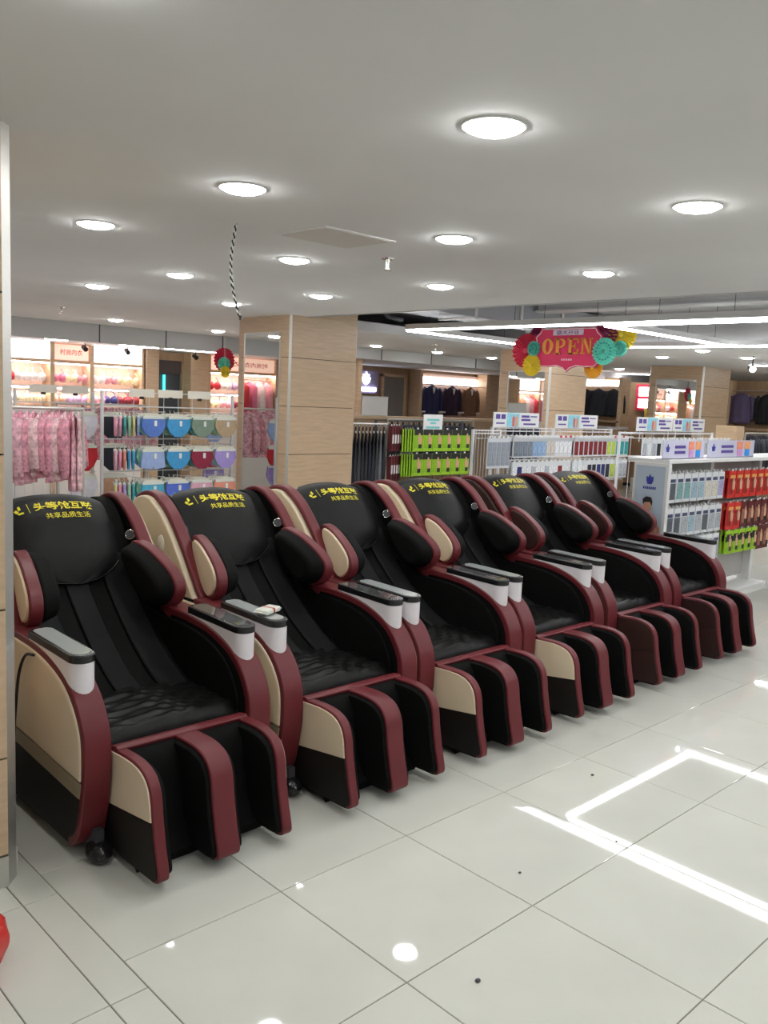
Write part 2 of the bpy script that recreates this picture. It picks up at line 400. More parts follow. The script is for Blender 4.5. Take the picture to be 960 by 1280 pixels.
# twisted cord hanging from the ceiling
t = thing('electrical_cord', 'twisted black and white cord dangling from the ceiling', 'cord', (2.34,3.49,HC))
for ph, m in ((0,M_BEZEL),(math.pi,M_WHITE)):
    pts = []
    for k in range(90):
        s = k/89; cx = -0.035*math.sin(math.pi*s*0.95)+0.03*s
        pts.append((cx*0.72+0.004*math.cos(k*0.9+ph), -cx*0.70+0.004*math.sin(k*0.9+ph), -0.42*s))
    obj('wire', MB().tube(pts,0.0035,6), m, t, smooth=True)
obj('wire_tip', MB().cyl((0.022,-0.021,-0.435),(0.022,-0.021,-0.415),0.007), M_BEZEL, t)
# ducts and pipes in the open tray
t = thing('air_duct', 'grey sheet metal air duct high in the open ceiling tray', 'duct', (8.1,6.2,2.56))
obj('duct_body', MB().box(-1.7,1.7,0.1,0.6,0.02,0.27), M_DUCT, t, bevel=0.01)
for k in range(5): obj('duct_flange', MB().box(-1.6+k*0.8,-1.56+k*0.8,0.08,0.62,0.0,0.29), M_STEEL, t)
for x in (6.15, 6.9):
    t = thing('ceiling_pipe', 'dark pipe elbow dropping inside the ceiling tray', 'pipe', (x,7.3,2.86), group='pipes in the tray')
    obj('pipe', MB().tube([(0,0,0),(0,0,-0.18),(0.02,0,-0.24),(0.08,0,-0.28),(0.3,0,-0.29)],0.025,8), M_DARKM, t, smooth=True)
t = thing('ceiling_beam', 'long grey painted beam crossing the raised ceiling tray', 'beam', (8.5,1.0,2.76))
obj('beam_web', MB().box(-0.06,0.06,-6,5.5,0,0.10), M_SOFF, t); obj('beam_flange', MB().box(-0.12,0.12,-6,5.5,-0.02,0), M_SOFF, t)

# ================================================================== MASSAGE CHAIRS
# chair space: x across, y back from the arm fronts (the chair faces -y), z up
ARM = smooth_curve([(0.10,0.045),(0.055,0.085),(0.022,0.146),(-0.004,0.267),(-0.012,0.342),(-0.006,0.457),(0.028,0.534),(0.078,0.592),(0.155,0.641),(0.28,0.680),(0.42,0.697),(0.58,0.700),(0.68,0.700)], 4)
ARM_BODY = ARM + [(0.98,0.70),(0.98,0.045)]
SHELL = smooth_curve([(0.62,0.672),(0.675,0.682),(0.735,0.720),(0.79,0.790),(0.89,0.920),(1.0,1.040),(1.08,1.100),(1.16,1.135),(1.25,1.135),(1.34,1.085),(1.40,0.97),(1.425,0.80),(1.41,0.5)], 4)
SHELL = [(p[0]-0.03, p[1]) for p in SHELL]
SHELL_BODY = SHELL + [(1.33,0.22),(1.20,0.08),(0.85,0.08),(0.66,0.30)]
WING = smooth_curve([(0.845,0.975),(0.75,0.957),(0.655,0.912),(0.580,0.862),(0.548,0.815),(0.556,0.760),(0.60,0.715),(0.66,0.705),(0.74,0.765),(0.815,0.860),(0.862,0.935)], 3, True)
BACK = smooth_curve([(0.36,0.415),(0.50,0.470),(0.66,0.570),(0.80,0.685),(0.905,0.79),(0.965,0.90),(1.03,1.0),(1.10,1.075),(1.18,1.115),(1.27,1.11),(1.35,1.04)], 4)
FIN = smooth_curve([(0.03,0.398),(-0.09,0.406),(-0.165,0.404),(-0.218,0.390),(-0.252,0.362),(-0.272,0.318),(-0.284,0.243),(-0.304,0.15),(-0.324,0.075),(-0.320,0.050),(-0.296,0.038)], 4)
FIN_BODY = FIN + [(-0.06,0.030),(0.03,0.050)]
COVER = smooth_curve([(1.20,1.150),(1.13,1.140),(1.06,1.095),(0.995,1.030),(0.940,0.950),(0.900,0.870),(0.878,0.795)], 8)
_acc = [0.0]
for a, b in zip(COVER, COVER[1:]): _acc.append(_acc[-1]+math.hypot(b[0]-a[0], b[1]-a[1]))
COVER_L = _acc[-1]
def cover_pt(x, s, off=0.0):
    s = min(max(s, 0), COVER_L-1e-6); i = 0
    while _acc[i+1] < s: i += 1
    t = (s-_acc[i])/(_acc[i+1]-_acc[i]); a, b = COVER[i], COVER[i+1]
    k0, k1 = COVER[max(0,i-2)], COVER[min(len(COVER)-1,i+3)]
    d = Vector((k1[0]-k0[0], k1[1]-k0[1])).normalized(); n = Vector((d.y, -d.x))      # front-facing normal
    q = Vector((a[0]+(b[0]-a[0])*t, a[1]+(b[1]-a[1])*t)) + n*(off-0.045*(abs(x)/0.25)**2.4)
    return (x, q.x, q.y)
def cover_half(s):
    f = s/COVER_L
    w0 = 0.215+0.05*min(1,f/0.45)
    if f < 0.10: w0 -= 0.03*(1-f/0.10)**2
    if f > 0.50:
        g = (f-0.50)/0.50; w0 *= max(0.0, 1-g**2.4)**0.5
    return max(w0, 0.012)
def arm_z(y):
    best = 0.7
    for a, b in zip(ARM[12:], ARM[13:]):
        if a[0] <= y <= b[0]:
            best = a[1]+(b[1]-a[1])*(y-a[0])/max(1e-6,b[0]-a[0])
    return best

def make_chair(side_m, low_m, band_m, wing_m, shell_m):
    t = link('massage_chair', None)
    # base and wrapped feet
    obj('base', MB().box(-0.285,0.285,0.06,1.10,0.06,0.36), M_BFAB, t, bevel=0.02)
    for sx in (-1,1):
        for y in (0.0, 1.05):
            f = obj('foot', MB().ellipsoid((sx*0.325,y,0.040),(0.045,0.060,0.040),14,9), M_PLAST, t, smooth=True)
            obj('foot_bracket', MB().box(sx*0.325-0.015,sx*0.325+0.015,y-0.01,y+0.16,0.05,0.12), M_DARKM, f)
    for s in (-1,1):
        # ---- arm
        a = obj('arm', MB().prism(ARM_BODY, s*0.292, s*0.384), M_BFAB, t)
        obj('arm_rim', MB().ribbon(ARM, s*0.288, s*0.390, -0.022, 0.012), M_RED, a, auto=40, bevel=0.006)
        inner = smooth_curve([(0.115,0.06),(0.06,0.10),(0.03,0.16),(0.006,0.267),(-0.002,0.342),(0.004,0.457),(0.038,0.530),(0.088,0.586),(0.16,0.632),(0.28,0.668),(0.42,0.686),(0.58,0.690)],4)+[(0.95,0.69),(0.95,0.06)]
        up = clip(inner, 0.310, 0.05, True); mid = clip(clip(inner, 0.305, 0.05, False), 0.248, 0.05, True); low = clip(inner, 0.245, 0.05, False)
        obj('side_panel', MB().prism(up, s*0.380, s*0.397), side_m, a, bevel=0.008)
        obj('side_band', MB().prism(mid, s*0.380, s*0.395), band_m, a, bevel=0.003)
        obj('lower_panel', MB().prism(low, s*0.380, s*0.394), low_m, a, bevel=0.004)
        obj('inner_pad', MB().prism([(p[0]*0.93+0.05,p[1]*0.96+0.005) for p in inner], s*0.293, s*0.280), M_BFAB, a, bevel=0.006)
        # ---- white armrest cap with control panel
        cx = s*0.340; hw = 0.046; y0, y1 = 0.066, 0.470; out = []
        for k in range(13):
            p = math.pi*k/12; out.append((cx-hw*math.cos(p), y0+hw-hw*math.sin(p)))
        out += [(cx+hw,y1-0.02),(cx+hw-0.02,y1),(cx-hw+0.02,y1),(cx-hw,y1-0.02)]
        n = len(out); mb = MB()
        lift = lambda y: 0.708+0.008*(y-0.066)/0.4
        # the cap bottom follows the arm's curve and dips in front
        bot = [(x,y,arm_z(max(y,0.0))-0.012) for x,y in out]; mid_ = []
        for x,y in out:
            zb = arm_z(y)-0.010
            if y < y0+hw: zb = zb - 0.035*math.sqrt(max(0,1-((x-cx)/hw)**2))*1.0
            mid_.append((x,y,zb))
        mb.add(mid_+[(x,y,lift(y)) for x,y in out], [tuple(range(n))[::-1], tuple(range(n,2*n))]+[(i,(i+1)%n,n+(i+1)%n,n+i) for i in range(n)])
        c = obj('armrest_cap', mb, M_CAPW, t, auto=35, bevel=0.003)
        big = [(cx+(x-cx)*1.05, (y-0.27)*1.015+0.27) for x,y in out]
        mb = MB(); mb.add([(x,y,lift(y)-0.002) for x,y in big]+[(x,y,lift(y)+0.028) for x,y in big], [tuple(range(n))[::-1], tuple(range(n,2*n))]+[(i,(i+1)%n,n+(i+1)%n,n+i) for i in range(n)])
        obj('bezel', mb, M_BEZEL, c, auto=35, bevel=0.004)
        sm = [(cx+(x-cx)*0.80, (y-0.27)*0.92+0.27) for x,y in out]
        mb = MB(); mb.add([(x,y,lift(y)+0.018) for x,y in sm]+[(x,y,lift(y)+0.0295) for x,y in sm], [tuple(range(n))[::-1], tuple(range(n,2*n))]+[(i,(i+1)%n,n+(i+1)%n,n+i) for i in range(n)])
        obj('control_screen', mb, M_SCREEN if s < 0 else M_SCRD, c)
        # ---- back shell
        b = obj('back_shell', MB().prism(SHELL_BODY, s*0.300, s*0.346), M_BFAB, t)
        obj('shell_rim', MB().ribbon(SHELL, s*0.288, s*0.352, -0.012, 0.016), M_RED, b, auto=40, bevel=0.012, seg=3)
        pan = [(p[0]+0.012*(1 if p[0]<1.1 else (-1 if p[0]>1.3 else 0)), p[1]-0.008) for p in SHELL_BODY[6:]]
        pan = clip(pan, 0.60, 0.0, True)
        obj('shell_panel', MB().prism(pan, s*0.338, s*0.374), shell_m, b, bevel=0.008, seg=3, auto=50)
        obj('shell_knob', MB().ellipsoid((s*0.374,1.0,0.915),(0.016,0.030,0.045),14,9), mat('knob_ivory',(0.66,0.62,0.52),0.3), b, smooth=True)
        obj('shell_skirt', MB().prism(clip(SHELL_BODY, 0.60, 0.0, False), s*0.345, s*0.385), low_m, b, bevel=0.01)
        # ---- shoulder wing
        def slant(mb):
            mb.v = [(x+s*0.050*(0.70-y)/0.15*0.5, y, z) for x,y,z in mb.v]; return mb
        wg = obj('shoulder_wing', slant(MB().prism(WING, s*0.262, s*0.318)), M_RED, t, bevel=0.008, seg=3, auto=50)
        cxx = sum(p[0] for p in WING)/len(WING); czz = sum(p[1] for p in WING)/len(WING)
        sh = lambda k: [(cxx+(p[0]-cxx)*k, czz+(p[1]-czz)*k) for p in WING]
        obj('wing_panel', slant(MB().prism(sh(0.88), s*0.314, s*0.328, scale1=0.94)), wing_m, wg, bevel=0.006, seg=2)
        obj('wing_cushion', slant(MB().prism(sh(0.97), s*0.266, s*0.185, scale1=0.80)), M_BFAB, wg, bevel=0.025, seg=4, auto=60)
        # ---- side bolster with speaker ring
        bo = obj('head_bolster', MB().ribbon([p for p in BACK if p[0] > 0.82 and p[0] < 1.30], s*0.225, s*0.298, -0.02, 0.012), M_BFAB, t, auto=50, bevel=0.014, seg=3)
        obj('speaker_ring', MB().torus((s*0.276,0.940,0.985),(-s*0.75,-0.85,0.35),0.021,0.0028,22,8), M_CHROME, bo, smooth=True)
        obj('speaker_grille', MB().cyl((s*0.276,0.940,0.985),(s*0.276-s*0.003,0.9366,0.9864),0.020,None,18), M_DARKM, bo)
    # ---- backrest
    br = obj('backrest', MB().ribbon(BACK, -0.298, 0.298, -0.12, 0.0), M_BLACK, t, auto=50)
    low_b = [p for p in BACK if p[0] < 0.97]
    obj('back_strip', MB().ribbon(low_b, -0.052, 0.052, 0.0, 0.016), M_GFAB, br, auto=50, bevel=0.006)
    for s in (-1,1):
        obj('back_groove', MB().ribbon(low_b, min(s*0.056,s*0.125), max(s*0.056,s*0.125), 0.0, 0.006), M_BFAB, br, auto=50)
        obj('back_strip', MB().ribbon(low_b, min(s*0.130,s*0.255), max(s*0.130,s*0.255), 0.0, 0.020), M_GFAB, br, auto=50, bevel=0.008)
    # ---- head pillow and printed cover
    def pil(u, v, side):
        x = (u*2-1)*0.235; s_ = 0.02+v*(COVER_L-0.06)
        k = cover_half(s_)/0.25
        return cover_pt(x*max(k,0.35), s_, -0.012 if side == 0 else -0.085)
    obj('head_pillow', MB().grid(pil, 14, 14), M_BLACK, t, smooth=True)
    def cov(u, v, side):
        s_ = v*COVER_L; x = (u*2-1)*cover_half(s_)
        wr = 0.0012*math.sin(19*u+7*v)*math.sin(11*v)
        return cover_pt(x, s_, (0.006 if side == 0 else -0.004)+wr)
    hc = obj('head_cover', MB().grid(cov, 24, 28), M_COVER, t, auto=60)
    edge = [cover_pt(-cover_half(k/40*COVER_L), k/40*COVER_L, 0.004) for k in range(40)]+[cover_pt(cover_half(k/40*COVER_L), k/40*COVER_L, 0.004) for k in range(40,-1,-1)]
    obj('cover_piping', MB().tube(edge, 0.0035, 5), M_BEZEL, hc, smooth=True)
    def on_cover(v2, x_c, s_c, sx, sy, off=0.0095): return [cover_pt(x_c+p[0]*sx, s_c-p[1]*sy, off) for p in v2]
    v, f, w_, h_ = text_geo('头等舱互联', 0.1, 0.0025); mb = MB(); mb.add(on_cover(v, 0.022, 0.125, 0.272/w_, 0.050/h_), f)
    link('lettering', mb.data('lettering', M_YEL, recalc=False), hc)
    v, f, w_, h_ = text_geo('共享品质生活', 0.1, 0.0005); mb = MB(); mb.add(on_cover(v, 0.026, 0.183, 0.205/w_, 0.032/h_), f)
    link('lettering', mb.data('lettering', M_YEL, recalc=False), hc)
    lg = MB()
    for pts in ([(-0.178,0.108),(-0.168,0.103),(-0.166,0.125),(-0.178,0.132)], [(-0.197,0.131),(-0.186,0.122),(-0.178,0.140),(-0.190,0.146)], [(-0.188,0.146),(-0.160,0.142),(-0.160,0.152),(-0.182,0.156)],
                [(-0.137,0.098),(-0.1345,0.098),(-0.1345,0.156),(-0.137,0.156)]):
        lg.add([cover_pt(x, s_, 0.0095) for x, s_ in pts], [(0,1,2,3)])
    link('emblem', lg.data('emblem', M_YEL, recalc=False), hc)
    # ---- seat cushion
    def seat(u, v, side):
        x = (u*2-1)*0.286; y = 0.045+v*0.46
        e = min(1, (1-abs(u*2-1))/0.10); e = 1-(1-e)**2
        fr = min(1, v/0.09); fr = 1-(1-fr)**2.2
        z = 0.396+0.042*fr-0.02*(1-e)+0.012*math.sin(math.pi*u)
        z += 0.0035*math.sin(34*v+9*math.sin(5*u))*fr + 0.0025*math.sin(60*v+13*u+3*math.sin(9*u))*fr
        return (x, y, z if side == 0 else 0.345)
    st = obj('seat', MB().grid(seat, 40, 44), M_BLACK, t, auto=50)
    obj('seat_front', MB().ribbon([(0.05,0.345),(0.040,0.37),(0.046,0.392),(0.06,0.404)],-0.284,0.284,-0.02,0.004), M_BLACK, st, auto=60)
    obj('seat_piping', MB().tube([(x/20*0.284-0.284+0.0,0.038,0.380) for x in range(0,41,4)], 0.006, 6), M_BEZEL, st, smooth=True)
    # ---- leg rest
    lr = obj('leg_rest', MB().ribbon([(0.0,0.403),(-0.045,0.392),(-0.078,0.35),(-0.10,0.25),(-0.12,0.15),(-0.16,0.075),(-0.19,0.055)], -0.262, 0.262, -0.0, 0.06), M_BFAB, t, auto=50)
    obj('leg_rest_top', MB().ribbon([(0.07,0.360),(0.045,0.384),(0.015,0.398),(-0.015,0.404),(-0.028,0.398)], -0.274, 0.274, -0.012, 0.010), M_RED, lr, auto=50, bevel=0.004)
    for x0, x1 in ((-0.276,-0.234),(-0.046,0.046),(0.234,0.276)):
        obj('fin_core', MB().prism([(p[0]+0.004,p[1]-0.003) for p in FIN_BODY], x0+0.003, x1-0.003), M_BFAB, lr)
        obj('fin_rim', MB().ribbon(FIN, x0, x1, -0.004, 0.012), M_RED, lr, auto=40, bevel=0.005)
    pad = [(p[0]*0.97-0.002, p[1]*0.97+0.004) for p in FIN_BODY]
    for x0, x1, k in ((-0.236,-0.214,0.95),(-0.044,-0.062,0.96),(0.044,0.062,0.96),(0.236,0.214,0.95)):
        obj('calf_pad', MB().prism(pad, x0, x1, scale1=k), M_BFAB, lr, bevel=0.004)
    for s in (-1,1):
        pn = [(p[0]*0.985+0.0, p[1]*0.975+0.006) for p in FIN_BODY]
        obj('side_panel', MB().prism(clip(pn, 0.203, -0.135, True), s*0.272, s*0.2815), side_m, lr, bevel=0.003)
        obj('lower_panel', MB().prism(clip(pn, 0.201, -0.135, False), s*0.272, s*0.2805), low_m if side_m is M_CREAM else M_BROWN, lr, bevel=0.003)
    return t

ch = make_chair(M_CREAM, M_DBROWN, M_TAN, M_CREAM, M_CREAM)
chb = make_chair(M_BROWN, M_DBROWN, M_BROWN, M_BROWN, M_BROWN)
CH = [(ch,1.635,2.72,0.0,'black massage chair with cream and red sides standing against the steel-cornered wood pillar'),
      (None,2.48,2.72,0.0,'cream-sided massage chair with a small tissue pack lying on its armrest'),
      (None,3.28,2.72,0.0,'third massage chair from the steel-cornered pillar, with cream and red sides'),
      (None,4.10,2.735,0.0,'cream-sided massage chair standing directly next to a brown-sided one'),
      (chb,4.96,2.755,0.0,'brown-sided massage chair between a cream-sided chair and another brown one'),
      (None,5.82,2.78,0.0,'brown-sided massage chair at the row end beside the poster display')]
for i, (r, x, y, rz, lab) in enumerate(CH):
    o = r if r is not None else copy_tree(ch if i < 4 else chb)
    o.location = (x, y, 0); o.rotation_euler = (0,0,rz)
    tag(o, lab, 'massage chair', 'massage chairs in a row')

cd = obj('power_cord', MB().tube(smooth_curve([(-0.405,0.36,0.675),(-0.412,0.42,0.66),(-0.416,0.47,0.58),(-0.418,0.50,0.45),(-0.42,0.53,0.25),(-0.43,0.56,0.06),(-0.43,0.75,0.012),(-0.40,0.98,0.010)],5),0.006,6), M_BEZEL, ch, smooth=True)
# tissue pack on the second chair's armrest
t = thing('tissue_pack', 'small white tissue pack with red band on an armrest', 'tissue pack', (2.150,2.905,0.7435), 0.35)
obj('wrapper', MB().box(-0.055,0.055,-0.032,0.032,0,0.022), mat('pack_white', (0.75,0.77,0.70), 0.3, noise=0.1, nscale=40), t, bevel=0.008, seg=3)
obj('band', MB().box(-0.008,0.014,-0.0325,0.0325,0.0005,0.0226), mat('pack_red', (0.5,0.06,0.05), 0.4), t, bevel=0.006)
obj('seal', MB().box(0.055,0.064,-0.028,0.028,0.009,0.012).box(-0.064,-0.055,-0.028,0.028,0.009,0.012), mat('pack_white', (0.75,0.77,0.70)), t)
# red plastic bag by the pillar
t = thing('plastic_bag', 'red plastic bag standing on the floor beside the pillar', 'bag', (0.775,2.40,0))
fn = lambda p, q: 1+0.09*math.sin(5*p+2*q)+0.05*math.sin(11*p-4*q)
M_BAG = mat('red_film', (0.62,0.035,0.03), 0.25, noise=0.15, nscale=15)
obj('bag_body', MB().ellipsoid((0,0,0.085),(0.095,0.10,0.085),24,14,fn), M_BAG, t, smooth=True)
for s in (-1,1): obj('bag_handle', MB().torus((s*0.025,0,0.185),(1,0,0),0.03,0.010,14,6), M_BAG, t, smooth=True)

# ================================================================== SHOP FITTINGS: helpers
def cm(name, rgb, rough=0.6, **k): return mat(name, S(*rgb), rough, noise=k.pop('noise',0.12), nscale=k.pop('nscale',25), **k)
M_WIRE = mat('white_wire', (0.75,0.75,0.77), 0.35)
M_GLOW = mat('lightbox_face', (0.9,0.9,0.92), 0.5, emit=((0.98,0.96,1.0), 4.0))
M_PGLOW = mat('lightbox_peach', (0.9,0.7,0.6), 0.5, emit=((1.0,0.62,0.48), 0.55))
M_WARM = mat('shelf_light', (0.9,0.85,0.8), 0.5, emit=((1.0,0.82,0.78), 22.0))
M_INK = mat('ink_purple', S(88,70,150), 0.6); M_INKB = mat('ink_blue', S(50,60,160), 0.6)
M_REDP = mat('ink_red', S(200,60,70), 0.6)

def outline_shape(name, pts, t, m, parent=None, loc=(0,0,0), rz=0.0, bevel=0.0):
    """flat cloth-like thing: (x,z) outline with thickness along y"""
    return obj(name, MB().prism(pts, -t/2, t/2, 'y'), m, parent, loc, rz, bevel=bevel)

def garment(name, label, cat, m, loc, rz=0.0, w_=0.42, h_=0.55, depth=0.05, sleeves=True, group=None, trim=None, fold=3):
    """a shirt or jacket on its hanger, hook at z=0; cloth in front of y, real thickness, folds"""
    t = thing(name, label, cat, loc, rz, group)
    hw = w_/2
    def f(u, v, side):
        z = -0.07-v*h_
        sh = hw*(0.62+0.38*min(1, v/0.10)) if v < 0.10 else hw*(1.0-0.06*math.sin(math.pi*v))
        x = (u*2-1)*sh
        if v < 0.10: z += 0.055*(1-abs(u*2-1)) 
        d = depth*(0.35+0.65*min(1,v*3))*math.sqrt(max(0.02,1-(u*2-1)**2))
        y = (-1 if side == 0 else 1)*d + 0.012*math.sin(u*fold*6.28+v*2)*min(1,v*2)
        return (x, y, z)
    obj('body', MB().grid(f, 14, 10), m, t, smooth=True)
    if sleeves:
        for s in (-1,1):
            pts = [(s*hw*0.85,0,-0.085),(s*hw*1.06,0,-0.16),(s*hw*1.14,-0.01,-0.30),(s*hw*1.12,-0.02,-0.07-h_*0.86)]
            sl = obj('sleeve', MB().tube(pts, 0.046, 8), m, t, smooth=True)
            if trim: obj('cuff', MB().cyl((s*hw*1.12,-0.02,-0.07-h_*0.86),(s*hw*1.12,-0.02,-0.10-h_*0.86),0.044), trim, sl)
    obj('hanger', MB().tube([(-hw*0.8,0,-0.085),(0,0,-0.035),(hw*0.8,0,-0.085)],0.006,5).tube([(0,0,-0.035),(0,0,-0.012),(0.012,0,0.004),(0,0,0.012),(-0.012,0,0.004)],0.003,5), M_WHITE, t)
    return t

def rail_rack(name, label, x0, x1, y, z, depth=0.35, m=M_STEEL, legs=True):
    t = thing(name, label, 'clothes rack', ((x0+x1)/2, y, 0)); h = (x1-x0)/2
    obj('rail', MB().cyl((-h,0,z),(h,0,z),0.013), m, t)
    for s in (-1,1):
        obj('post', MB().cyl((s*h,0,0.03),(s*h,0,z+0.0),0.013), m, t)
        obj('foot', MB().box(s*h-0.02,s*h+0.02,-depth/2,depth/2,0,0.03), m, t)
    return t

# a retail pack that hangs from a peg; origin at the peg hole
def pack_proto(name, w_, h_, card, window, accent=None, header=0.22, d=0.012, wh=0.66, label='', cat='package', group=None, figure=None):
    t = thing(name, label, cat, (0,0,-50), group=group)
    b = obj('card', MB().box(-w_/2,w_/2,-d/2,d/2,-h_+0.015,0.015), card, t)
    obj('window', MB().box(-w_*0.40,w_*0.40,-d/2-0.004,-d/2,-h_*wh-0.02-h_*0.10,-h_*header+0.01), window, t)
    if accent: obj('print', MB().box(-w_*0.34,w_*0.34,-d/2-0.005,-d/2-0.0005,-h_*header*0.75,-h_*header*0.35), accent, t)
    if figure:
        skin, dark = figure
        obj('figure', MB().prism([(w_*0.02,-h_*0.16),(w_*0.12,-h_*0.10),(w_*0.22,-h_*0.16),(w_*0.20,-h_*0.26),(w_*0.40,-h_*0.34),(w_*0.36,-h_*0.66),(w_*0.06,-h_*0.66),(-w_*0.02,-h_*0.34),(w_*0.05,-h_*0.26)], -d/2-0.006,-d/2-0.004,'y'), skin, t)
        obj('briefs', MB().box(w_*0.05,w_*0.37,-d/2-0.008,-d/2-0.006,-h_*0.80,-h_*0.62), dark, t)
    obj('hang_tab', MB().box(-0.014,0.014,-0.002,0.002,0.012,0.034), M_WHITE, t)
    return t
def put(proto, loc, label=None, rz=0.0, used=set()):
    o = proto if proto.name not in used else copy_tree(proto)
    used.add(proto.name); o.location = loc; o.rotation_euler = (0,0,rz)
    if label: o['label'] = label
    return o

# ================================================================== LEFT: UNDERWEAR SHOP
# ---- back wall display bays (frame, shelves, light boxes)
PINKS = [cm('cloth_rose',(215,120,150)), cm('cloth_white',(238,228,226)), cm('cloth_peach',(236,190,160)), cm('cloth_red',(205,50,60)), cm('cloth_lilac',(205,170,205)),
         cm('cloth_cream',(240,222,180)), cm('cloth_navy',(40,42,100)), cm('cloth_wine',(125,30,45)), cm('cloth_pink',(230,160,170))]
def bra(m, loc, label, group):
    t = thing('bra', label, 'bra', loc, group=group)
    for s in (-1,1):
        obj('cup', MB().ellipsoid((s*0.062,-0.01,0),(0.062,0.05,0.066),12,8), m, t, smooth=True)
        obj('strap', MB().tube([(s*0.075,-0.02,0.06),(s*0.07,0,0.10),(s*0.05,0.03,0.13)],0.006,5), m, t)
        obj('side_band', MB().box(min(s*0.10,s*0.16),max(s*0.10,s*0.16),0.0,0.012,-0.055,0.02), m, t)
    obj('bridge', MB().box(-0.02,0.02,-0.03,-0.015,-0.04,0.0), m, t)
    return t
def bay(name, x0, x1, label, face, kind='bra', cols=None, words=None, y=12.58, off=''):
    t = thing(name, label, 'display bay', ((x0+x1)/2, y, 0)); h = (x1-x0)/2
    obj('back_panel', MB().box(-h,h,-0.02,0.0,0.2,2.24), mat('bay_back',(0.80,0.62,0.52),0.6), t)
    for s in (-1,1): obj('upright', MB().box(s*(h-0.016)-0.015,s*(h-0.016)+0.015,-0.30,0.0,0,2.235), M_WOOD, t)
    lb = obj('light_box'+off, MB().box(-h+0.04,h-0.04,-0.26,-0.10,2.0,2.215), face, t)
    obj('box_rail', MB().box(-h,h,-0.28,-0.04,1.95,1.99), M_WOOD, t)
    if words: text_on('lettering', words, h*1.1, 0.085, (0,-0.262,2.11), (1,0,0), (0,0,1), M_REDP, lb, 0.001)
    for z in ((1.60,1.28) if kind == 'bra' else (1.28,)):
        sh = obj('shelf', MB().box(-h+0.03,h-0.03,-0.28,-0.02,z,z+0.018), M_WHITE, t)
    for z in ((1.935,1.585) if kind == 'bra' else (1.93,)):
        obj('strip_light'+off, MB().box(-h+0.04,h-0.04,-0.27,-0.235,z,z+0.013), M_WARM, t)
    if kind == 'rail': obj('rail', MB().cyl((-h,-0.17,1.87),(h,-0.17,1.87),0.012), M_CHROME, t)
    obj('kick_panel', MB().box(-h,h,-0.28,-0.24,0,1.28), mat('kick_white',(0.78,0.75,0.72),0.5), t)
    return t
bay('display_bay',4.45,5.20,'shelved bra bay with white light box next to the peach lettered box',M_GLOW)
bay('display_bay',5.20,5.79,'shelved bra bay under the peach light box with red lettering',M_PGLOW,words='时尚内衣')
bay('display_bay',5.79,6.62,'shelved bra bay with white light box next to the dark doorway',M_GLOW)
bay('display_bay',7.78,8.62,'shelved bay with peach light box past the doorway',M_PGLOW,words='内衣')
names = ['rose','white','peach','red','lilac','cream','navy','wine','pink']
order = {1.78:[3,1,1,0,5,8,1,8,5,5], 1.46:[1,5,5,2,4,4,8,6,7,7]}
xsb = [4.60,4.82,5.04,5.34,5.52,5.68,5.94,6.14,6.34,6.50]
for z, od in order.items():
    for x, k in zip(xsb, od):
        shelf = 'upper' if z > 1.6 else 'lower'
        bra(PINKS[k],(x,12.42,z-0.02 if z<1.6 else z-0.04), f'{names[k]} bra on the {shelf} lit shelf left of the doorway', 'bras on the lit wall shelves')
for z, od in ((1.74,[3,1,4]),(1.44,[5,8,7])):
    for x, k in zip((7.96,8.18,8.42), od):
        bra(PINKS[k],(x,12.42,z), f"{names[k]} bra on the {'upper' if z>1.6 else 'lower'} shelf right of the doorway", 'bras on the lit wall shelves')
# bays seen only in the pillar mirrors
bay('display_bay',2.3,3.15,'garment bay with peach light box facing the mirrored pillar',M_PGLOW,'rail',words='时尚内衣',off='_offscreen')
bay('display_bay',3.15,3.95,'garment bay with white light box facing the mirrored pillar',M_GLOW,'rail',off='_offscreen')
bay('display_bay',1.45,2.3,'garment bay with peach light box reflected in the tall pillar mirror',M_PGLOW,'rail',words='时尚内衣',off='_offscreen')
for i in range(14):
    x = 1.6+i*0.165; k = [8,1,0,3,8,1,2][i%7]
    if abs(x-2.3) < 0.05 or abs(x-3.15) < 0.05: x += 0.07
    garment('nightdress', f'{names[k]} nightdress hanging on the lit wall rail','nightdress',PINKS[k],(x,12.41,1.86),1.2,0.32,0.5,0.04,False,'nightdresses on the wall rail')
# wood columns and the doorway
for x0, x1, lab in ((6.65,6.86,'wood column left of the dark doorway'),(7.42,7.76,'wood column right of the dark doorway')):
    t = thing('wood_column', 'plain '+lab+' in the underwear shop', 'column', ((x0+x1)/2,12.45,0))
    obj('shaft', MB().box(-(x1-x0)/2,(x1-x0)/2,-0.2,0.14,0.08,2.235), M_WOOD, t, bevel=0.005); obj('plinth', MB().box(-(x1-x0)/2-0.005,(x1-x0)/2+0.005,-0.21,0.14,0,0.08), M_STEEL, t)
t = tag(link('door_1', None, None, (7.14,12.55,0)), 'dark doorway with a glowing teal tube between wood columns', 'doorway'); t['kind'] = 'structure'
obj('door_leaf', MB().box(-0.26,0.26,-0.02,0.03,0,2.10), mat('dark_glass',(0.06,0.07,0.08),0.15), t)
obj('door_frame', MB().box(-0.28,-0.25,-0.08,0.03,0,2.12).box(0.25,0.28,-0.08,0.03,0,2.12).box(-0.28,0.28,-0.08,0.03,2.10,2.23), M_WOOD2, t)
obj('door_header', MB().box(-0.25,0.25,-0.05,-0.02,1.90,2.10), mat('dark_brown_board',(0.08,0.06,0.06),0.6), t)
obj('teal_tube', MB().box(-0.06,-0.035,-0.06,-0.03,1.62,1.87), mat('teal_light',(0.1,0.8,0.7),0.4,emit=((0.05,0.9,0.75),2.5)), t)
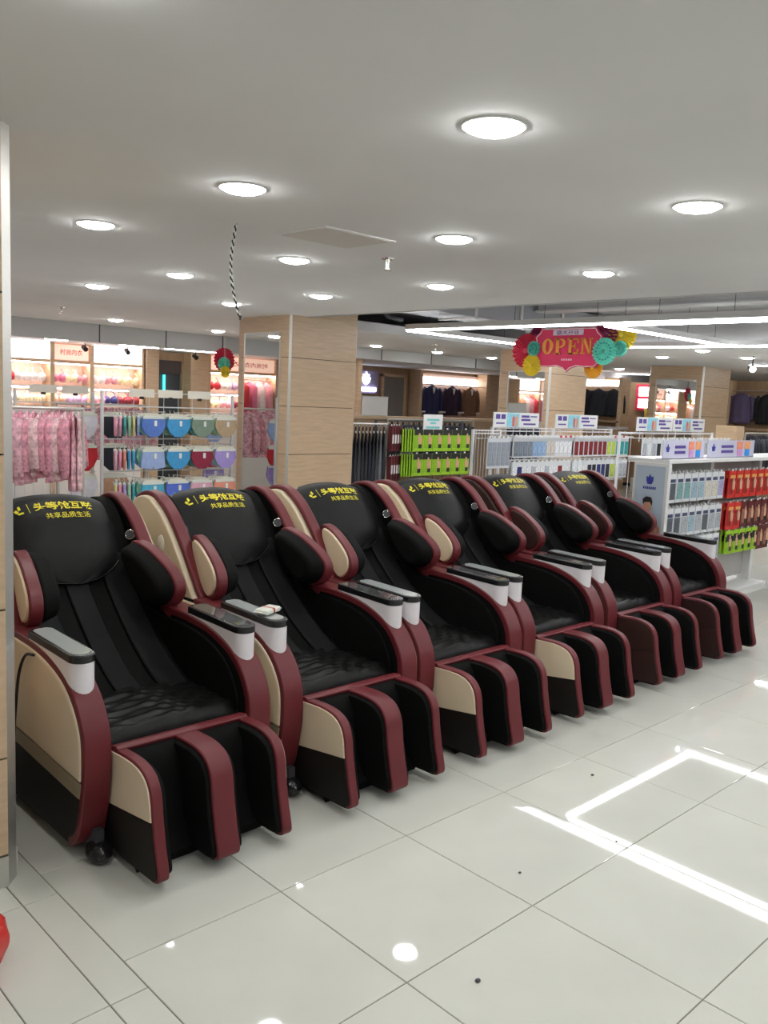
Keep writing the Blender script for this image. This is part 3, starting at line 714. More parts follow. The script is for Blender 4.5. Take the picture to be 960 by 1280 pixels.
# strip lights below the bulkhead
for x0, x1 in ((4.6,4.9),(5.62,6.2),(6.3,7.3)):
    t = tag(link('cove_light', None, None, ((x0+x1)/2,11.1,2.24)), 'short white strip light under the underwear shop bulkhead', 'light strip', 'strip lights under the bulkhead')
    h = (x1-x0)/2; obj('housing', MB().box(-h,h,-0.04,0.04,-0.02,0), M_WHITE, t); obj('diffuser', MB().box(-h+0.01,h-0.01,-0.03,0.03,-0.035,-0.02), M_STRIP, t)
# spot heads on the wall track
for x in (5.55,6.2,7.35):
    t = tag(link('track_spotlight', None, None, (x,12.0,2.24)), 'small black track spotlight in front of the light boxes', 'spotlight', 'track spotlights')
    obj('stem', MB().cyl((0,0,-0.05),(0,0,0),0.008), M_BEZEL, t); obj('head', MB().cyl((0,-0.03,-0.09),(0,0.05,-0.05),0.035), M_BEZEL, t)
    obj('lens', MB().cyl((0,0.05,-0.05),(0,0.055,-0.048),0.028), mat('spot_lens',(0.9,0.9,0.9),emit=((1,0.9,0.8),12.0)), t)

# ---- pyjama rack
M_PJ = [mat('pyjama_pink_%d'%i, S(*c), 0.8, noise=0.42, nscale=30) for i, c in enumerate(((224,170,182),(214,150,166),(232,184,188),(206,140,156)))]
rail_rack('clothes_rack','steel rack of pink pyjamas behind the first massage chair',2.30,3.22,7.0,1.46)
for i in range(16):
    garment('pyjama_shirt','pink printed pyjama top hanging on the steel rack','pyjama top',M_PJ[i%4],(2.34+i*0.052,7.0,1.448),0.75+random.uniform(-0.15,0.15),0.40,0.48+random.uniform(-0.03,0.05),0.022,True,'pink pyjama tops on the rack')
for i in range(2):
    garment('pyjama_trousers','straight pink pyjama trousers hanging at the rack end','pyjama trousers',M_PJ[i*2],(3.13+i*0.05,7.0,1.448),1.2,0.20,0.60,0.022,False,'pyjama trousers at the rack end')
rail_rack('clothes_rack','steel rack of pink pyjamas facing the tall pillar mirror',3.75,4.75,8.75,1.46)
for i in range(12):
    garment('pyjama_shirt','pink pyjama top on the rack that the pillar mirror reflects','pyjama top',M_PJ[(i+1)%4],(3.82+i*0.075,8.75,1.448),0.35,0.42,0.50,0.024,True,'pyjama tops reflected in the mirror')

# ---- underwear pegboard racks
def brief_pts(w_, h_, long=False):
    a = w_/2
    if long: return [(-a*0.86,0),(a*0.86,0),(a,-h_*0.9),(a*0.12,-h_),(0,-h_*0.86),(-a*0.12,-h_),(-a,-h_*0.9)]
    return [(-a*0.90,0),(a*0.90,0),(a,-h_*0.45),(a*0.72,-h_*0.80),(a*0.34,-h_),(-a*0.34,-h_),(-a*0.72,-h_*0.80),(-a,-h_*0.45)]
def briefs(m, loc, label, group, w_=0.24, h_=0.19, long=False, tagged=True, rz=0.0):
    t = thing('briefs', label, 'underwear', loc, rz, group)
    outline_shape('cloth', brief_pts(w_,h_,long), 0.022, m, t, bevel=0.007)
    obj('waistband', MB().box(-w_*0.44,w_*0.44,-0.013,0.013,-0.022,0.004), mat('waistband_pale', (0.70,0.72,0.66), 0.6), t, bevel=0.004)
    if tagged: obj('price_tag', MB().box(-0.012+w_*0.06,0.014+w_*0.06,-0.017,-0.012,-0.085,-0.035), M_WHITE, t)
    obj('clip_hanger', MB().box(-w_*0.36,w_*0.36,-0.004,0.004,0.006,0.024).tube([(0,0,0.024),(0,0,0.04),(0,0.01,0.05)],0.003,5), mat('clear_hanger',(0.75,0.72,0.62),0.2), t)
    return t
def peg_rack(name, label, x0, x1, y, z1, rows, pegs, m=M_WIRE, out=0.28):
    t = thing(name, label, 'display rack', ((x0+x1)/2, y, 0)); h = (x1-x0)/2
    for s in (-1,1):
        obj('post', MB().box(s*h-0.012,s*h+0.012,-0.012,0.012,0.05,z1), m, t)
        obj('foot', MB().box(s*h-0.02,s*h+0.02,-0.22,0.22,0,0.05), m, t)
    for k in range(8):
        x = -h+(k+1)*2*h/9; obj('mesh_wire', MB().cyl((x,0,0.15),(x,0,z1),0.003,None,5), m, t)
    for z in [0.15]+[z1-0.01]+[r+0.05 for r in rows]:
        obj('cross_rail', MB().cyl((-h,0,z),(h,0,z),0.006,None,6), m, t)
    for r in rows:
        for px in pegs:
            obj('peg', MB().cyl((px-(x0+x1)/2,0,r),(px-(x0+x1)/2,-out,r+0.015),0.0035,None,5), m, t)
    return t
UC = {'blue':(86,120,196),'aqua':(64,150,205),'sage':(120,140,124),'beige':(176,152,124),'skyblue':(150,170,215),'wine':(140,30,60),'lilac':(160,140,205),'turquoise':(75,170,205),'royal blue':(85,110,205),'rose':(220,165,185),'coral':(225,145,125),'pale pink':(232,150,180),'teal':(80,160,165),'mint':(150,200,170),'lemon':(215,205,140),'white':(225,222,232),'black':(38,38,48),'red':(200,40,52),'tan':(196,150,120)}
UM = {k: cm('undies_'+k.replace(' ','_'), v, 0.7, noise=0.08, nscale=30) for k, v in UC.items()}
pegs = [3.86,4.10,4.36,4.64,4.86]
peg_rack('display_rack','wire rack of briefs in three rows behind the second chair',3.62,5.02,7.48,1.62,[1.43,1.13,0.83],pegs)
face = [(1.40,['blue','aqua','sage','beige']),(1.10,['skyblue','aqua','wine','lilac']),(0.80,['turquoise','royal blue','rose','coral'])]
rowname = {1.40:'top',1.10:'middle',0.80:'bottom'}
for z, cs in face:
    for x, c in zip((3.98,4.24,4.50,4.76), cs):
        briefs(UM[c],(x,7.20,z),f'{c} briefs facing out on the {rowname[z]} row of the wire rack','briefs on the wire rack',0.25,0.185,long=(x<4.0 and z<1.3))
        for k in range(2):
            o = briefs(UM[[c,'teal','sage','mint'][(k+int(x*10))%4]],(x-0.012-0.01*k,7.26+0.06*k,z+0.004),f'briefs hanging behind the {c} pair on the {rowname[z]} row','briefs on the wire rack',0.25,0.18,tagged=False)
    fan = ['pale pink','rose','teal','mint','lemon','skyblue'] if z > 1.3 else (['rose','pale pink','coral','aqua','turquoise'] if z > 1.0 else ['lemon','pale pink','lilac','mint','teal'])
    for k, c in enumerate(fan):
        briefs(UM[c],(3.62+k*0.045,7.22+0.004*k,z),f'{c} briefs in the sideways fan at the end of the {rowname[z]} row','briefs fanned at the rack end',0.22,0.18,tagged=False,rz=1.15)
peg_rack('display_rack','wire rack of briefs next to the pink pyjamas',3.10,3.85,8.15,1.60,[1.43,1.13,0.83],[3.3,3.55,3.75])
for z, cs in ((1.39,['white','black']),(1.09,['red','black']),(0.80,['white','tan'])):
    for x, c in zip((3.62,3.93), cs):
        briefs(UM[c],(x,7.86,z),f'{c} briefs on the {"top" if z>1.3 else "middle" if z>1 else "bottom"} row beside the pink pyjamas','briefs beside the pyjamas',0.29,0.24)
for z, c in ((1.36,'skyblue'),(1.08,'red'),(0.88,'lilac')):
    briefs(UM[c],(4.90,7.62,z),f'{c} briefs on the back of the wire rack near the pillar mirror','briefs beside the mirror',0.26,0.22)
# cream price cards above the rack rows
for i, (x, y) in enumerate(((3.35,8.12),(3.66,8.12),(4.0,7.46),(4.3,7.46),(4.62,7.46))):
    t = tag(link('shelf_card', None, None, (x,y,1.59)), 'pale card sign clipped above the wire rack of briefs', 'sign', 'card signs on the briefs racks')
    obj('card', MB().box(-0.13,0.13,-0.004,0.004,-0.02,0.055), mat('card_cream',(0.85,0.80,0.70),0.5), t); obj('clip', MB().box(-0.02,0.02,-0.008,0.008,-0.04,-0.015), M_BEZEL, t)
# paper rosettes at the shop corner
def rosette(name, label, cat, m, r, loc, axis_x=True, parent=None, rim=None, n=22, string=0.0):
    """pleated paper fan disc facing -x (axis_x) or -y"""
    mb = MB(); vs = []; fs = []
    for side in (0,1):
        for k in range(2*n):
            a = math.pi*k/n; d = 0.018 if k % 2 else -0.018
            for q in (0.12, 1.0):
                y = r*q*math.cos(a); z = r*q*math.sin(a); o_ = d*q+(0.004 if side else -0.004)
                vs.append((o_,y,z) if axis_x else (y,o_,z))
    N = 4*n
    for k in range(2*n):
        a = 2*k; b = 2*((k+1)%(2*n)); fs += [(a,b,b+1,a+1),(N+a,N+a+1,N+b+1,N+b),(a+1,b+1,N+b+1,N+a+1),(a,N+a,N+b,b)]
    mb.add(vs, fs)
    if parent is None:
        t = thing(name, label, cat, loc)
    else: t = link(name, None, parent, loc)
    obj('pleats', mb, m, t)
    if string: obj('string', MB().cyl((0,0,r*0.9),(0,0,string),0.002,None,5), M_WHITE, t)
    c = (-0.02,0,0) if axis_x else (0,-0.02,0); e = (-0.03,0,0) if axis_x else (0,-0.03,0)
    obj('hub', MB().cyl(c,e,r*0.16,None,14), rim or m, t)
    return t
P_RED = cm('paper_red',(205,48,78),0.7,noise=0.05); P_YEL = cm('paper_yellow',(232,208,60),0.7,noise=0.05); P_TEAL = cm('paper_teal',(110,212,190),0.7,noise=0.05); P_ORG = cm('paper_orange',(236,176,60),0.7,noise=0.05); P_PUR = cm('paper_plum',(140,44,90),0.7,noise=0.05)
for (x,z,r,m,c) in ((7.02,2.10,0.17,P_RED,'red'),(6.99,2.04,0.10,P_TEAL,'teal'),(6.99,1.93,0.08,P_YEL,'yellow')):
    rosette('paper_rosette', f'{c} pleated paper rosette hanging beside the mirrored pillar','rosette',m,r,(x,10.695-(0.045 if c!='red' else 0)-(0.03 if c=='yellow' else 0),z),False, string=HC-z)

# ================================================================== CENTRE: MENSWEAR
# neon logo sign, door, suit niche
t = thing('neon_sign', 'glowing white crest sign box on the menswear wall', 'sign', (11.15,12.22,0))
M_NEON = mat('neon_white',(0.9,0.9,1),emit=((0.80,0.82,1.0),7.0))
obj('backing', MB().box(-0.30,0.34,0.0,0.06,1.74,2.16), mat('sign_back',(0.30,0.26,0.40),0.5), t)
obj('crest', MB().prism([(0.02,1.90),(0.10,1.95),(0.12,2.03),(0.07,2.06),(0.10,2.09),(0.03,2.09),(0.02,2.14),(0.01,2.09),(-0.06,2.09),(-0.03,2.06),(-0.08,2.03),(-0.06,1.95)],-0.02,0.0,'y'), M_NEON, t)
obj('name_bar', MB().box(-0.27,0.27,-0.025,0.0,1.78,1.85), M_NEON, t)
t = tag(link('door_2', None, None, (11.93,12.27,0)), 'plain dark grey door in the menswear wall', 'door'); t['kind'] = 'structure'
obj('door_leaf', MB().box(-0.28,0.28,-0.02,0.02,0,2.08), mat('grey_door',(0.22,0.20,0.19),0.5,noise=0.05), t)
obj('door_frame', MB().box(-0.33,-0.28,-0.05,0.02,0,2.12).box(0.28,0.33,-0.05,0.02,0,2.12).box(-0.33,0.33,-0.05,0.02,2.08,2.13), M_WOOD, t)
obj('door_handle', MB().cyl((0.22,-0.04,1.02),(0.22,-0.04,1.14),0.008), M_CHROME, t)
t = thing('display_niche', 'lit wooden wall niche behind three hanging suit jackets', 'display niche', (13.45,12.28,0))
obj('back_panel', MB().box(-1.0,1.0,-0.04,0.0,1.2,2.20), mat('niche_back',(0.60,0.45,0.38),0.6), t)
obj('light_panel', MB().box(-0.95,0.95,-0.07,-0.04,1.99,2.13), mat('niche_light',(0.9,0.9,0.9),emit=((1.0,0.90,0.86),4.5)), t)
for s in (-1,1): obj('side_board', MB().box(s*1.02-0.04,s*1.02+0.04,-0.30,0,0,2.25), M_WOOD, t)
obj('rail', MB().cyl((-1,-0.2,1.98),(1,-0.2,1.98),0.012), M_CHROME, t)
obj('shelf', MB().box(-1,1,-0.3,0,1.18,1.21), M_WOOD, t)
for x, c, nm in ((12.85,(38,40,82),'navy'),(13.45,(44,26,52),'plum'),(14.02,(120,86,64),'brown')):
    t = garment('suit_jacket', f'{nm} suit jacket hanging in the lit wall niche','jacket',cm('suit_'+nm,c,0.8),(x,12.08,1.985),0.0,0.44,0.54,0.07,True,'suit jackets in the niche',M_WHITE)
    obj('shirt_front', MB().prism([(-0.05,-0.06),(0.05,-0.06),(0,-0.26)],-0.055,-0.045,'y'), M_WHITE, t)
    for s in (-1,1): obj('lapel', MB().prism([(s*0.05,-0.06),(s*0.10,-0.16),(s*0.01,-0.30),(0,-0.26)],-0.066,-0.052,'y'), cm('suit_'+nm,c,0.8), t)
# wood cladding panels on the menswear wall
wsh = bpy.data.objects['wall_shop']
for i in range(8):
    x0 = 14.6+i*0.66; obj('wall_panel', MB().box(x0+0.004,x0+0.652,12.27,12.30,0.1,2.25), M_WOOD2 if i % 3 else M_WOOD, wsh)

# trouser rack, maroon boxes, green packs
rail_rack('clothes_rack','steel rack of dark trousers beside the mirrored pillar',6.25,7.14,7.42,1.36)
TR = [cm('trouser_black',(34,34,40),0.8), cm('trouser_charcoal',(58,60,66),0.8), cm('trouser_navy',(30,32,50),0.8), cm('trouser_grey',(104,106,112),0.8)]
for i in range(15):
    k = [0,2,0,1,0,2,0,1,0,0,2,0,1,3,0][i]; nm = ['black','charcoal','navy','grey'][k]
    garment('trousers', f'{nm} trousers clipped on the rack beside the pillar','trousers',TR[k],(6.32+i*0.056,7.42,1.345),0.9,0.22,0.78,0.022,False,'dark trousers on the rack')
M_LIME = cm('lime_card',(160,205,40),0.5,noise=0.05); M_BLK = cm('pack_black',(28,30,28),0.5); M_SKIN = cm('print_skin',(214,160,130),0.6,noise=0.06)
peg_rack('display_rack','black wire rack of lime green underwear packs',7.16,8.72,7.62,1.40,[1.29,0.99],[7.62,7.80,7.98,8.16,8.34,8.52],M_DARKM,0.24)
gp = pack_proto('underwear_pack',0.165,0.27,M_LIME,mat('lime_window',S(140,190,30),0.5),M_BLK,0.24,0.016,0.62,'lime green boxed underwear pack on the upper black rack row','package','lime packs on the black rack',(M_SKIN,M_BLK))
obj('black_header', MB().box(-0.083,0.083,-0.0125,-0.0075,-0.055,0.016), M_BLK, gp)
for z, r in ((1.29,'upper'),(0.99,'lower')):
    for i in range(6):
        put(gp,(7.66+i*0.178,7.40,z),f'lime green boxed underwear pack facing out on the {r} black rack row')
    for i in range(5):
        put(gp,(7.40+i*0.045,7.41,z),f'lime green underwear pack in the fan at the end of the {r} black rack row',0.95)
M_MAR = cm('maroon_card',(92,28,38),0.5)
mp = pack_proto('sock_box',0.09,0.30,M_MAR,mat('maroon_window',S(74,20,30),0.5),M_WHITE,0.86,0.05,0.5,'maroon boxed pack on the upper pegs beside the trousers','package','maroon packs beside the trousers')
for z, r in ((1.33,'upper'),(0.97,'lower')):
    for i in range(4): put(mp,(7.17+i*0.062,7.36+0.02*i,z),f'maroon boxed pack on the {r} pegs between trousers and lime packs',0.5)
t = thing('price_sign', 'white card sign with teal lettering above the lime packs', 'sign', (7.92,7.40,1.28))
obj('card', MB().box(-0.17,0.17,-0.004,0.004,0.0,0.21), M_WHITE, t)
for z, a in ((0.145,0.11),(0.105,0.05),(0.05,0.12)): obj('printed_line', MB().box(-a,a,-0.006,-0.004,z-0.012,z+0.012), cm('teal_ink',(110,200,200),0.5), t)
obj('stand', MB().cyl((0,0.02,-0.02),(0,0.02,0.02),0.006), M_WIRE, t)
for (x,y,w_) in ((7.85,9.3,0.5),(8.7,9.3,0.5)):
    t = tag(link('card_sign', None, None, (x,y,1.475)), 'blank white framed sign standing on the menswear counter', 'sign', 'white framed signs')
    obj('card', MB().box(-w_/2,w_/2,-0.01,0.01,-0.06,0.2), M_WHITE, t); obj('frame', MB().box(-w_/2-0.01,w_/2+0.01,-0.006,0.014,-0.075,-0.06).box(-w_/2-0.01,w_/2+0.01,-0.006,0.014,0.2,0.212), M_STEEL, t)
# counter/partition behind with dark clothes
t = thing('shop_counter', 'long low wooden partition behind the lime pack rack', 'counter', (10.2,9.3,0))
obj('body', MB().box(-2.7,2.9,-0.1,0.1,0,1.36), M_WOOD2, t); obj('top', MB().box(-2.75,2.95,-0.14,0.14,1.36,1.40), M_WOOD, t)
rail_rack('clothes_rack','steel rack of dark jackets behind the lime pack rack',8.3,10.1,8.6,1.38)
for i in range(16):
    k = [0,2,0,1,0,2][i%6]; nm = ['black','charcoal','navy','grey'][k]
    garment('dark_jacket', f'{nm} jacket on the rack behind the lime packs','jacket',TR[k],(8.38+i*0.108,8.6,1.368),0.9,0.40,0.62,0.03,True,'dark jackets on the rack')

# ================================================================== RIGHT: OPEN SIGN
t = thing('open_sign', 'hanging pink OPEN sign with gold letters and paper rosettes', 'sign', (8.30,5.75,0))
def SY(Y): return 5.75-Y          # sign u axis runs toward -y
def plaque(k, dx):
    pts = []
    w_, h0, h1 = 0.46*k, 2.30-0.20*k, 2.30+0.235*k
    half = [(0.0,h1),(w_*0.80,h1),(w_*0.86,h1-0.045),(w_*0.98,h1-0.09),(w_*0.93,2.36),(w_*1.0,2.28),(w_*0.92,2.22),(w_*0.95,h0+0.06),(w_*0.82,h0+0.005),(w_*0.55,h0),(w_*0.30,h0+0.012),(w_*0.10,h0-0.015),(0.0,h0-0.055)]
    L = half+[(-x,z) for x,z in half[::-1][1:-1]]
    return [( -x, z) for x,z in L]
M_PINK = cm('sign_pink',(216,44,92),0.6,noise=0.04); M_GOLD = cm('sign_gold',(226,150,54),0.5,noise=0.04)
pl = obj('plaque', MB().prism(plaque(1.0,0),-0.012,0.012,'x'), M_PINK, t, bevel=0.004)
ed = plaque(0.955,0); obj('white_border', MB().tube([(-0.015,y,z) for y,z in ed]+[(-0.015,*ed[0])],0.0045,5), M_WHITE, pl)
# serif letters drawn in the sign plane: u to the right, v up
def letter(ch):
    q = []; W, H, a = 0.150, 0.175, 0.020
    bx = lambda u0,u1,v0,v1: q.append([(u0,v0),(u1,v0),(u1,v1),(u0,v1)])
    if ch == 'O':
        n = 24
        for k in range(n):
            p0, p1 = 2*math.pi*k/n, 2*math.pi*(k+1)/n
            f = lambda p,o: (W/2+(W/2-o*0.045)*math.cos(p)*(1 if not o else 0.95), H/2+(H/2-o*0.018)*math.sin(p))
            q.append([f(p0,0),f(p1,0),f(p1,1),f(p0,1)])
    if ch in 'PE': bx(0.018,0.055,0,H); bx(0,0.075,0,0.016); bx(0,0.06,H-0.016,H)
    if ch == 'P':
        n = 10
        for k in range(n):
            p0, p1 = -math.pi/2+math.pi*k/n, -math.pi/2+math.pi*(k+1)/n
            f = lambda p,o: (0.075+(0.070-o*0.036)*math.cos(p), H-0.052+(0.052-o*0.017)*math.sin(p))
            q.append([f(p0,0),f(p1,0),f(p1,1),f(p0,1)])
        bx(0.055,0.077,H-0.018,H); bx(0.055,0.077,H-0.104,H-0.087)
    if ch == 'E':
        bx(0.05,0.14,H-0.018,H); bx(0.05,0.14,0,0.018); bx(0.05,0.105,H/2-0.009,H/2+0.009); bx(0.126,0.142,H-0.055,H); bx(0.128,0.145,0,0.06); bx(0.095,0.108,H/2-0.03,H/2+0.03)
    if ch == 'N':
        bx(0.018,0.034,0,H); bx(0,0.055,0,0.015); bx(0.118,0.134,0,H); bx(0.10,0.152,H-0.015,H); bx(0,0.04,H-0.015,H)
        q.append([(0.016,H),(0.058,H),(0.134,0),(0.108,0)])
    return q
u0 = -0.335
for i, c_ in enumerate('OPEN'):
    mb = MB()
    for quad in letter(c_):
        P = [(-(u0+i*0.172+u), 2.245+v) for u, v in quad]
        mb.prism(P, -0.026, -0.012, 'x')
    obj('letter', mb, M_GOLD, pl)
bd = obj('banner', MB().box(-0.020,-0.012,-0.20,0.20,2.455,2.515), cm('banner_pale',(214,196,214),0.6), pl)
text_on('lettering','盛大开业',0.30,0.045,(-0.0215,0,2.485),(0,-1,0),(0,0,1),cm('banner_ink',(110,60,110),0.6),bd,0.001)
for k in range(5): obj('small_mark', MB().box(-0.015,-0.012,0.06-k*0.03-0.010,0.06-k*0.03+0.010,2.175,2.195), mat('mark_pale',S(240,190,205),0.5), pl)
for (Y,z,r,m,d) in ((6.36,2.29,0.20,P_RED,0.05),(6.20,2.31,0.085,P_TEAL,-0.03),(6.25,2.47,0.10,P_PUR,0.08),(6.22,2.12,0.125,P_YEL,-0.02),(5.24,2.27,0.145,P_TEAL,-0.06),(5.07,2.30,0.085,P_TEAL,-0.03),
                    (5.10,2.45,0.165,P_YEL,0.05),(5.30,2.47,0.15,P_PUR,0.04),(5.42,2.10,0.115,P_ORG,0.03)):
    o = rosette('rosette','','',m,r,(d,Y-5.75,z),True,t, rim=cm('paper_dark_teal',(60,150,140),0.7) if m is P_TEAL else None)
    if m is P_TEAL:
        mb = MB()
        for k in range(16):
            a = 2*math.pi*k/16; mb.box(-0.026,-0.018,0.62*r*math.cos(a)-0.008,0.62*r*math.cos(a)+0.008,0.62*r*math.sin(a)-0.008,0.62*r*math.sin(a)+0.008)
        obj('punched_dots', mb, cm('paper_dark_teal',(60,150,140),0.7), o)
for y in (-0.35,0.35): obj('hanging_wire', MB().cyl((0,y,2.50),(0,y,2.86),0.003,None,5), M_DARKM, t)

# ================================================================== RIGHT: SOCK RACKS
def header_sign(x, y, z, w_, label, h_=0.155):
    t = thing('header_sign', label, 'sign', (x,y,z))
    obj('board', MB().box(-w_/2,w_/2,-0.004,0.004,0,h_), M_WHITE, t)
    q = w_/0.8
    ph = obj('photo', MB().box(-0.17*q,0.04*q,-0.006,-0.004,0.006,h_-0.006), cm('photo_teal',(140,205,220),0.5), t)
    for k in (0,1):
        x_ = -0.06*q+k*0.055*q
        obj('figure', MB().prism([(x_-0.008,0.115),(x_,0.135),(x_+0.008,0.115),(x_+0.022,0.10),(x_+0.018,0.012),(x_-0.018,0.012),(x_-0.022,0.10)],-0.008,-0.006,'y'), M_SKIN if k else cm('print_coral',(210,110,100),0.6), ph)
    for (a,b,c_,d) in ((-0.36,-0.29,0.085,0.135),(-0.27,-0.20,0.085,0.135),(-0.35,-0.21,0.035,0.05),(0.08,0.22,0.105,0.13),(0.24,0.36,0.112,0.124),(0.08,0.24,0.07,0.092),(0.12,0.34,0.028,0.046)):
        obj('printed_line', MB().box(a*q,b*q,-0.006,-0.004,c_,d), M_INK, t)
    for k in (-1,1): obj('sign_leg', MB().cyl((k*w_*0.4,0.0,-0.12),(k*w_*0.4,0,0.01),0.004,None,5), M_WIRE, t)
def sock_proto(nm, sock, w_=0.085, h_=0.215):
    p = pack_proto('sock_pack', w_, h_, mat('clear_bag',(0.74,0.76,0.78),0.25), sock, None, 0.20, 0.014, 0.66, nm, 'sock pack', 'sock packs on the white racks')
    return p
SC = {'grey patterned':(120,128,140),'blue striped':(140,170,205),'white':(225,226,230),'beige':(200,192,184),'dark red':(130,36,40),'lime':(190,210,80),'teal':(40,150,150),'black':(36,38,46),'navy':(44,50,110),'pale grey':(176,180,188)}
SP = {k: sock_proto(k+' socks', cm('sock_'+k.replace(' ','_'), v, 0.8, noise=0.3, nscale=60)) for k, v in SC.items()}
def sock_row(x0, dx, y, z, cols, where, deep=2):
    for i, c_ in enumerate(cols):
        for d in range(deep):
            put(SP[c_],(x0+i*dx-0.006*d,y+0.05*d,z),f'{c_} sock pack {"behind another " if d else ""}on the {where}')
px1 = [7.09+i*0.079 for i in range(13)]; px2 = [8.17+i*0.094 for i in range(12)]
peg_rack('display_rack','white wire rack of grey and white sock packs',7.02,8.07,5.72,1.42,[1.33,1.08,0.83],px1[::2],M_WIRE,0.30)
peg_rack('display_rack','white wire rack of red and teal sock packs',8.10,9.28,5.72,1.42,[1.33,1.08,0.83],px2[::2],M_WIRE,0.30)
sock_row(px1[0],0.079,5.46,1.32,['grey patterned']*4+['blue striped']*3+['beige']*2+['white']*4,'top row under the first header sign')
sock_row(px1[0],0.079,5.46,1.06,['white','navy','white','white','pale grey','white','white','pale grey','white','white','dark red','white','white'],'second row under the first header sign')
sock_row(px2[0],0.094,5.46,1.32,['dark red']*7+['lime']*2+['teal']*3,'top row under the second header sign')
sock_row(px2[0],0.094,5.46,1.06,['white']*3+['black']*2+['navy']*2+['black']+['lime']*2+['pale grey']*2,'second row under the second header sign')
for x0, x1 in ((7.02,8.07),(8.10,9.28)):
    t = tag(link('rack_rail', None, None, ((x0+x1)/2,5.42,0)), 'white ticket rail fronting the '+('first' if x0 < 8 else 'second')+' sock rack', 'rail'); h = (x1-x0)/2
    obj('rail_bar', MB().box(-h,h,-0.006,0.006,1.335,1.35), M_WIRE, t)
    for s in (-1,1): obj('side_arm', MB().box(s*h-0.008,s*h+0.008,-0.006,0.30,1.335,1.35), M_WIRE, t)
    for k in range(11): obj('ticket', MB().box(-h+0.05+k*0.09,-h+0.085+k*0.09,-0.010,-0.006,1.33,1.355), M_WHITE if k < 8 else M_REDP, t)
# rack end with long translucent packs
peg_rack('display_rack','narrow white wire rack end with long clear packs',6.58,7.0,5.60,1.40,[1.31],[6.64,6.71,6.78,6.85,6.92],M_WIRE,0.2)
lp = pack_proto('clear_pack',0.072,0.30,mat('clear_bag2',(0.70,0.72,0.75),0.2),cm('inner_grey',(150,156,166),0.6),None,0.12,0.014,0.7,'long clear pack on the narrow end rack','package','clear packs on the end rack')
for i in range(5): put(lp,(6.64+i*0.07,5.43,1.31))
header_sign(7.39,5.70,1.42,0.78,'white header sign above the grey and white sock packs')
header_sign(8.51,5.70,1.42,0.84,'white header sign above the red and teal sock packs')
peg_rack('display_rack','white wire rack of black and pale sock packs behind the gondola',8.42,10.6,5.08,1.42,[1.35,1.10],[8.5+i*0.2 for i in range(11)],M_WIRE,0.30)
sock_row(8.50,0.10,4.82,1.34,['pale grey','white','pale grey','black','white','black','pale grey']*3,'rack behind the white gondola',1)
sock_row(8.50,0.10,4.82,1.10,['black','navy','lime','white','black','navy','black']*3,'lower row behind the white gondola',1)
header_sign(9.12,5.06,1.43,0.80,'white header sign behind the lavender gondola cards'); header_sign(9.93,5.06,1.43,0.78,'white header sign nearest the distant mirrored pillar')

# ================================================================== RIGHT: WHITE GONDOLA WITH POSTER
gx0, gx1, gy0, gy1 = 6.50, 8.66, 3.45, 3.80
t = thing('gondola', 'white display gondola with poster end beside the last massage chair', 'display shelf', ((gx0+gx1)/2,3.62,0))
G = lambda x: x-(gx0+gx1)/2
obj('back_panel', MB().box(G(gx0),G(gx1),0.06,0.09,0.08,1.24), mat('gondola_back',(0.55,0.53,0.50),0.6), t)
obj('base_deck', MB().box(G(gx0),G(gx1),-0.17,0.18,0.0,0.035), M_WHITE, t, bevel=0.004)
obj('top_shelf', MB().box(G(gx0)-0.03,G(gx1)+0.6,-0.19,0.19,1.245,1.275), M_WHITE, t, bevel=0.004)
for x in (gx0+0.03, 7.58, gx1-0.05): obj('upright', MB().box(G(x)-0.03,G(x)+0.03,-0.02,0.10,0.03,1.245), M_WHITE, t)
pb = obj('poster_board', MB().box(G(gx0)-0.055,G(gx0)-0.005,-0.20,0.11,0.03,1.245), M_WHITE, t, bevel=0.004)
M_POST = cm('poster_blue',(186,200,216),0.35,noise=0.05,nscale=3)
ps = obj('poster', MB().box(G(gx0)-0.060,G(gx0)-0.055,-0.175,0.085,0.20,1.22), M_POST, t)
X = G(gx0)-0.061
def flat(name, pts, m, d=0.002): return obj(name, MB().prism(pts, X-d, X, 'x'), m, ps)
cy = -0.045
flat('emblem', [(cy-0.03,1.10),(cy-0.03,1.135),(cy-0.012,1.125),(cy,1.155),(cy+0.012,1.125),(cy+0.03,1.135),(cy+0.03,1.10),(cy+0.018,1.07),(cy-0.018,1.07)], M_INKB)
for k in range(7): flat('small_letter', [(cy+0.055-k*0.017,1.03),(cy+0.055-k*0.017,1.05),(cy+0.044-k*0.017,1.05),(cy+0.044-k*0.017,1.03)], M_INKB)
oval = lambda y,z,a,b,n=16: [(y+a*math.cos(2*math.pi*k/n), z+b*math.sin(2*math.pi*k/n)) for k in range(n)]
flat('printed_torso', [(cy+0.06,0.72),(cy+0.05,0.79),(cy+0.02,0.815),(cy+0.018,0.85),(cy-0.018,0.85),(cy-0.02,0.815),(cy-0.075,0.785),(cy-0.10,0.72),(cy-0.105,0.55),(cy-0.09,0.42),(cy-0.05,0.40),(cy+0.03,0.40),(cy+0.055,0.55)], M_SKIN, 0.002)
flat('printed_face', oval(cy+0.005,0.885,0.036,0.052), M_SKIN, 0.003)
flat('printed_hair', [(cy+0.042,0.90),(cy+0.048,0.945),(cy+0.02,0.968),(cy-0.025,0.965),(cy-0.04,0.93),(cy-0.034,0.895),(cy-0.02,0.925),(cy+0.03,0.92)], cm('print_hair',(36,30,30),0.6), 0.004)
flat('printed_arm', [(cy-0.085,0.76),(cy-0.12,0.72),(cy-0.125,0.45),(cy-0.105,0.45),(cy-0.10,0.70)], cm('print_skin2',(196,140,112),0.6), 0.003)
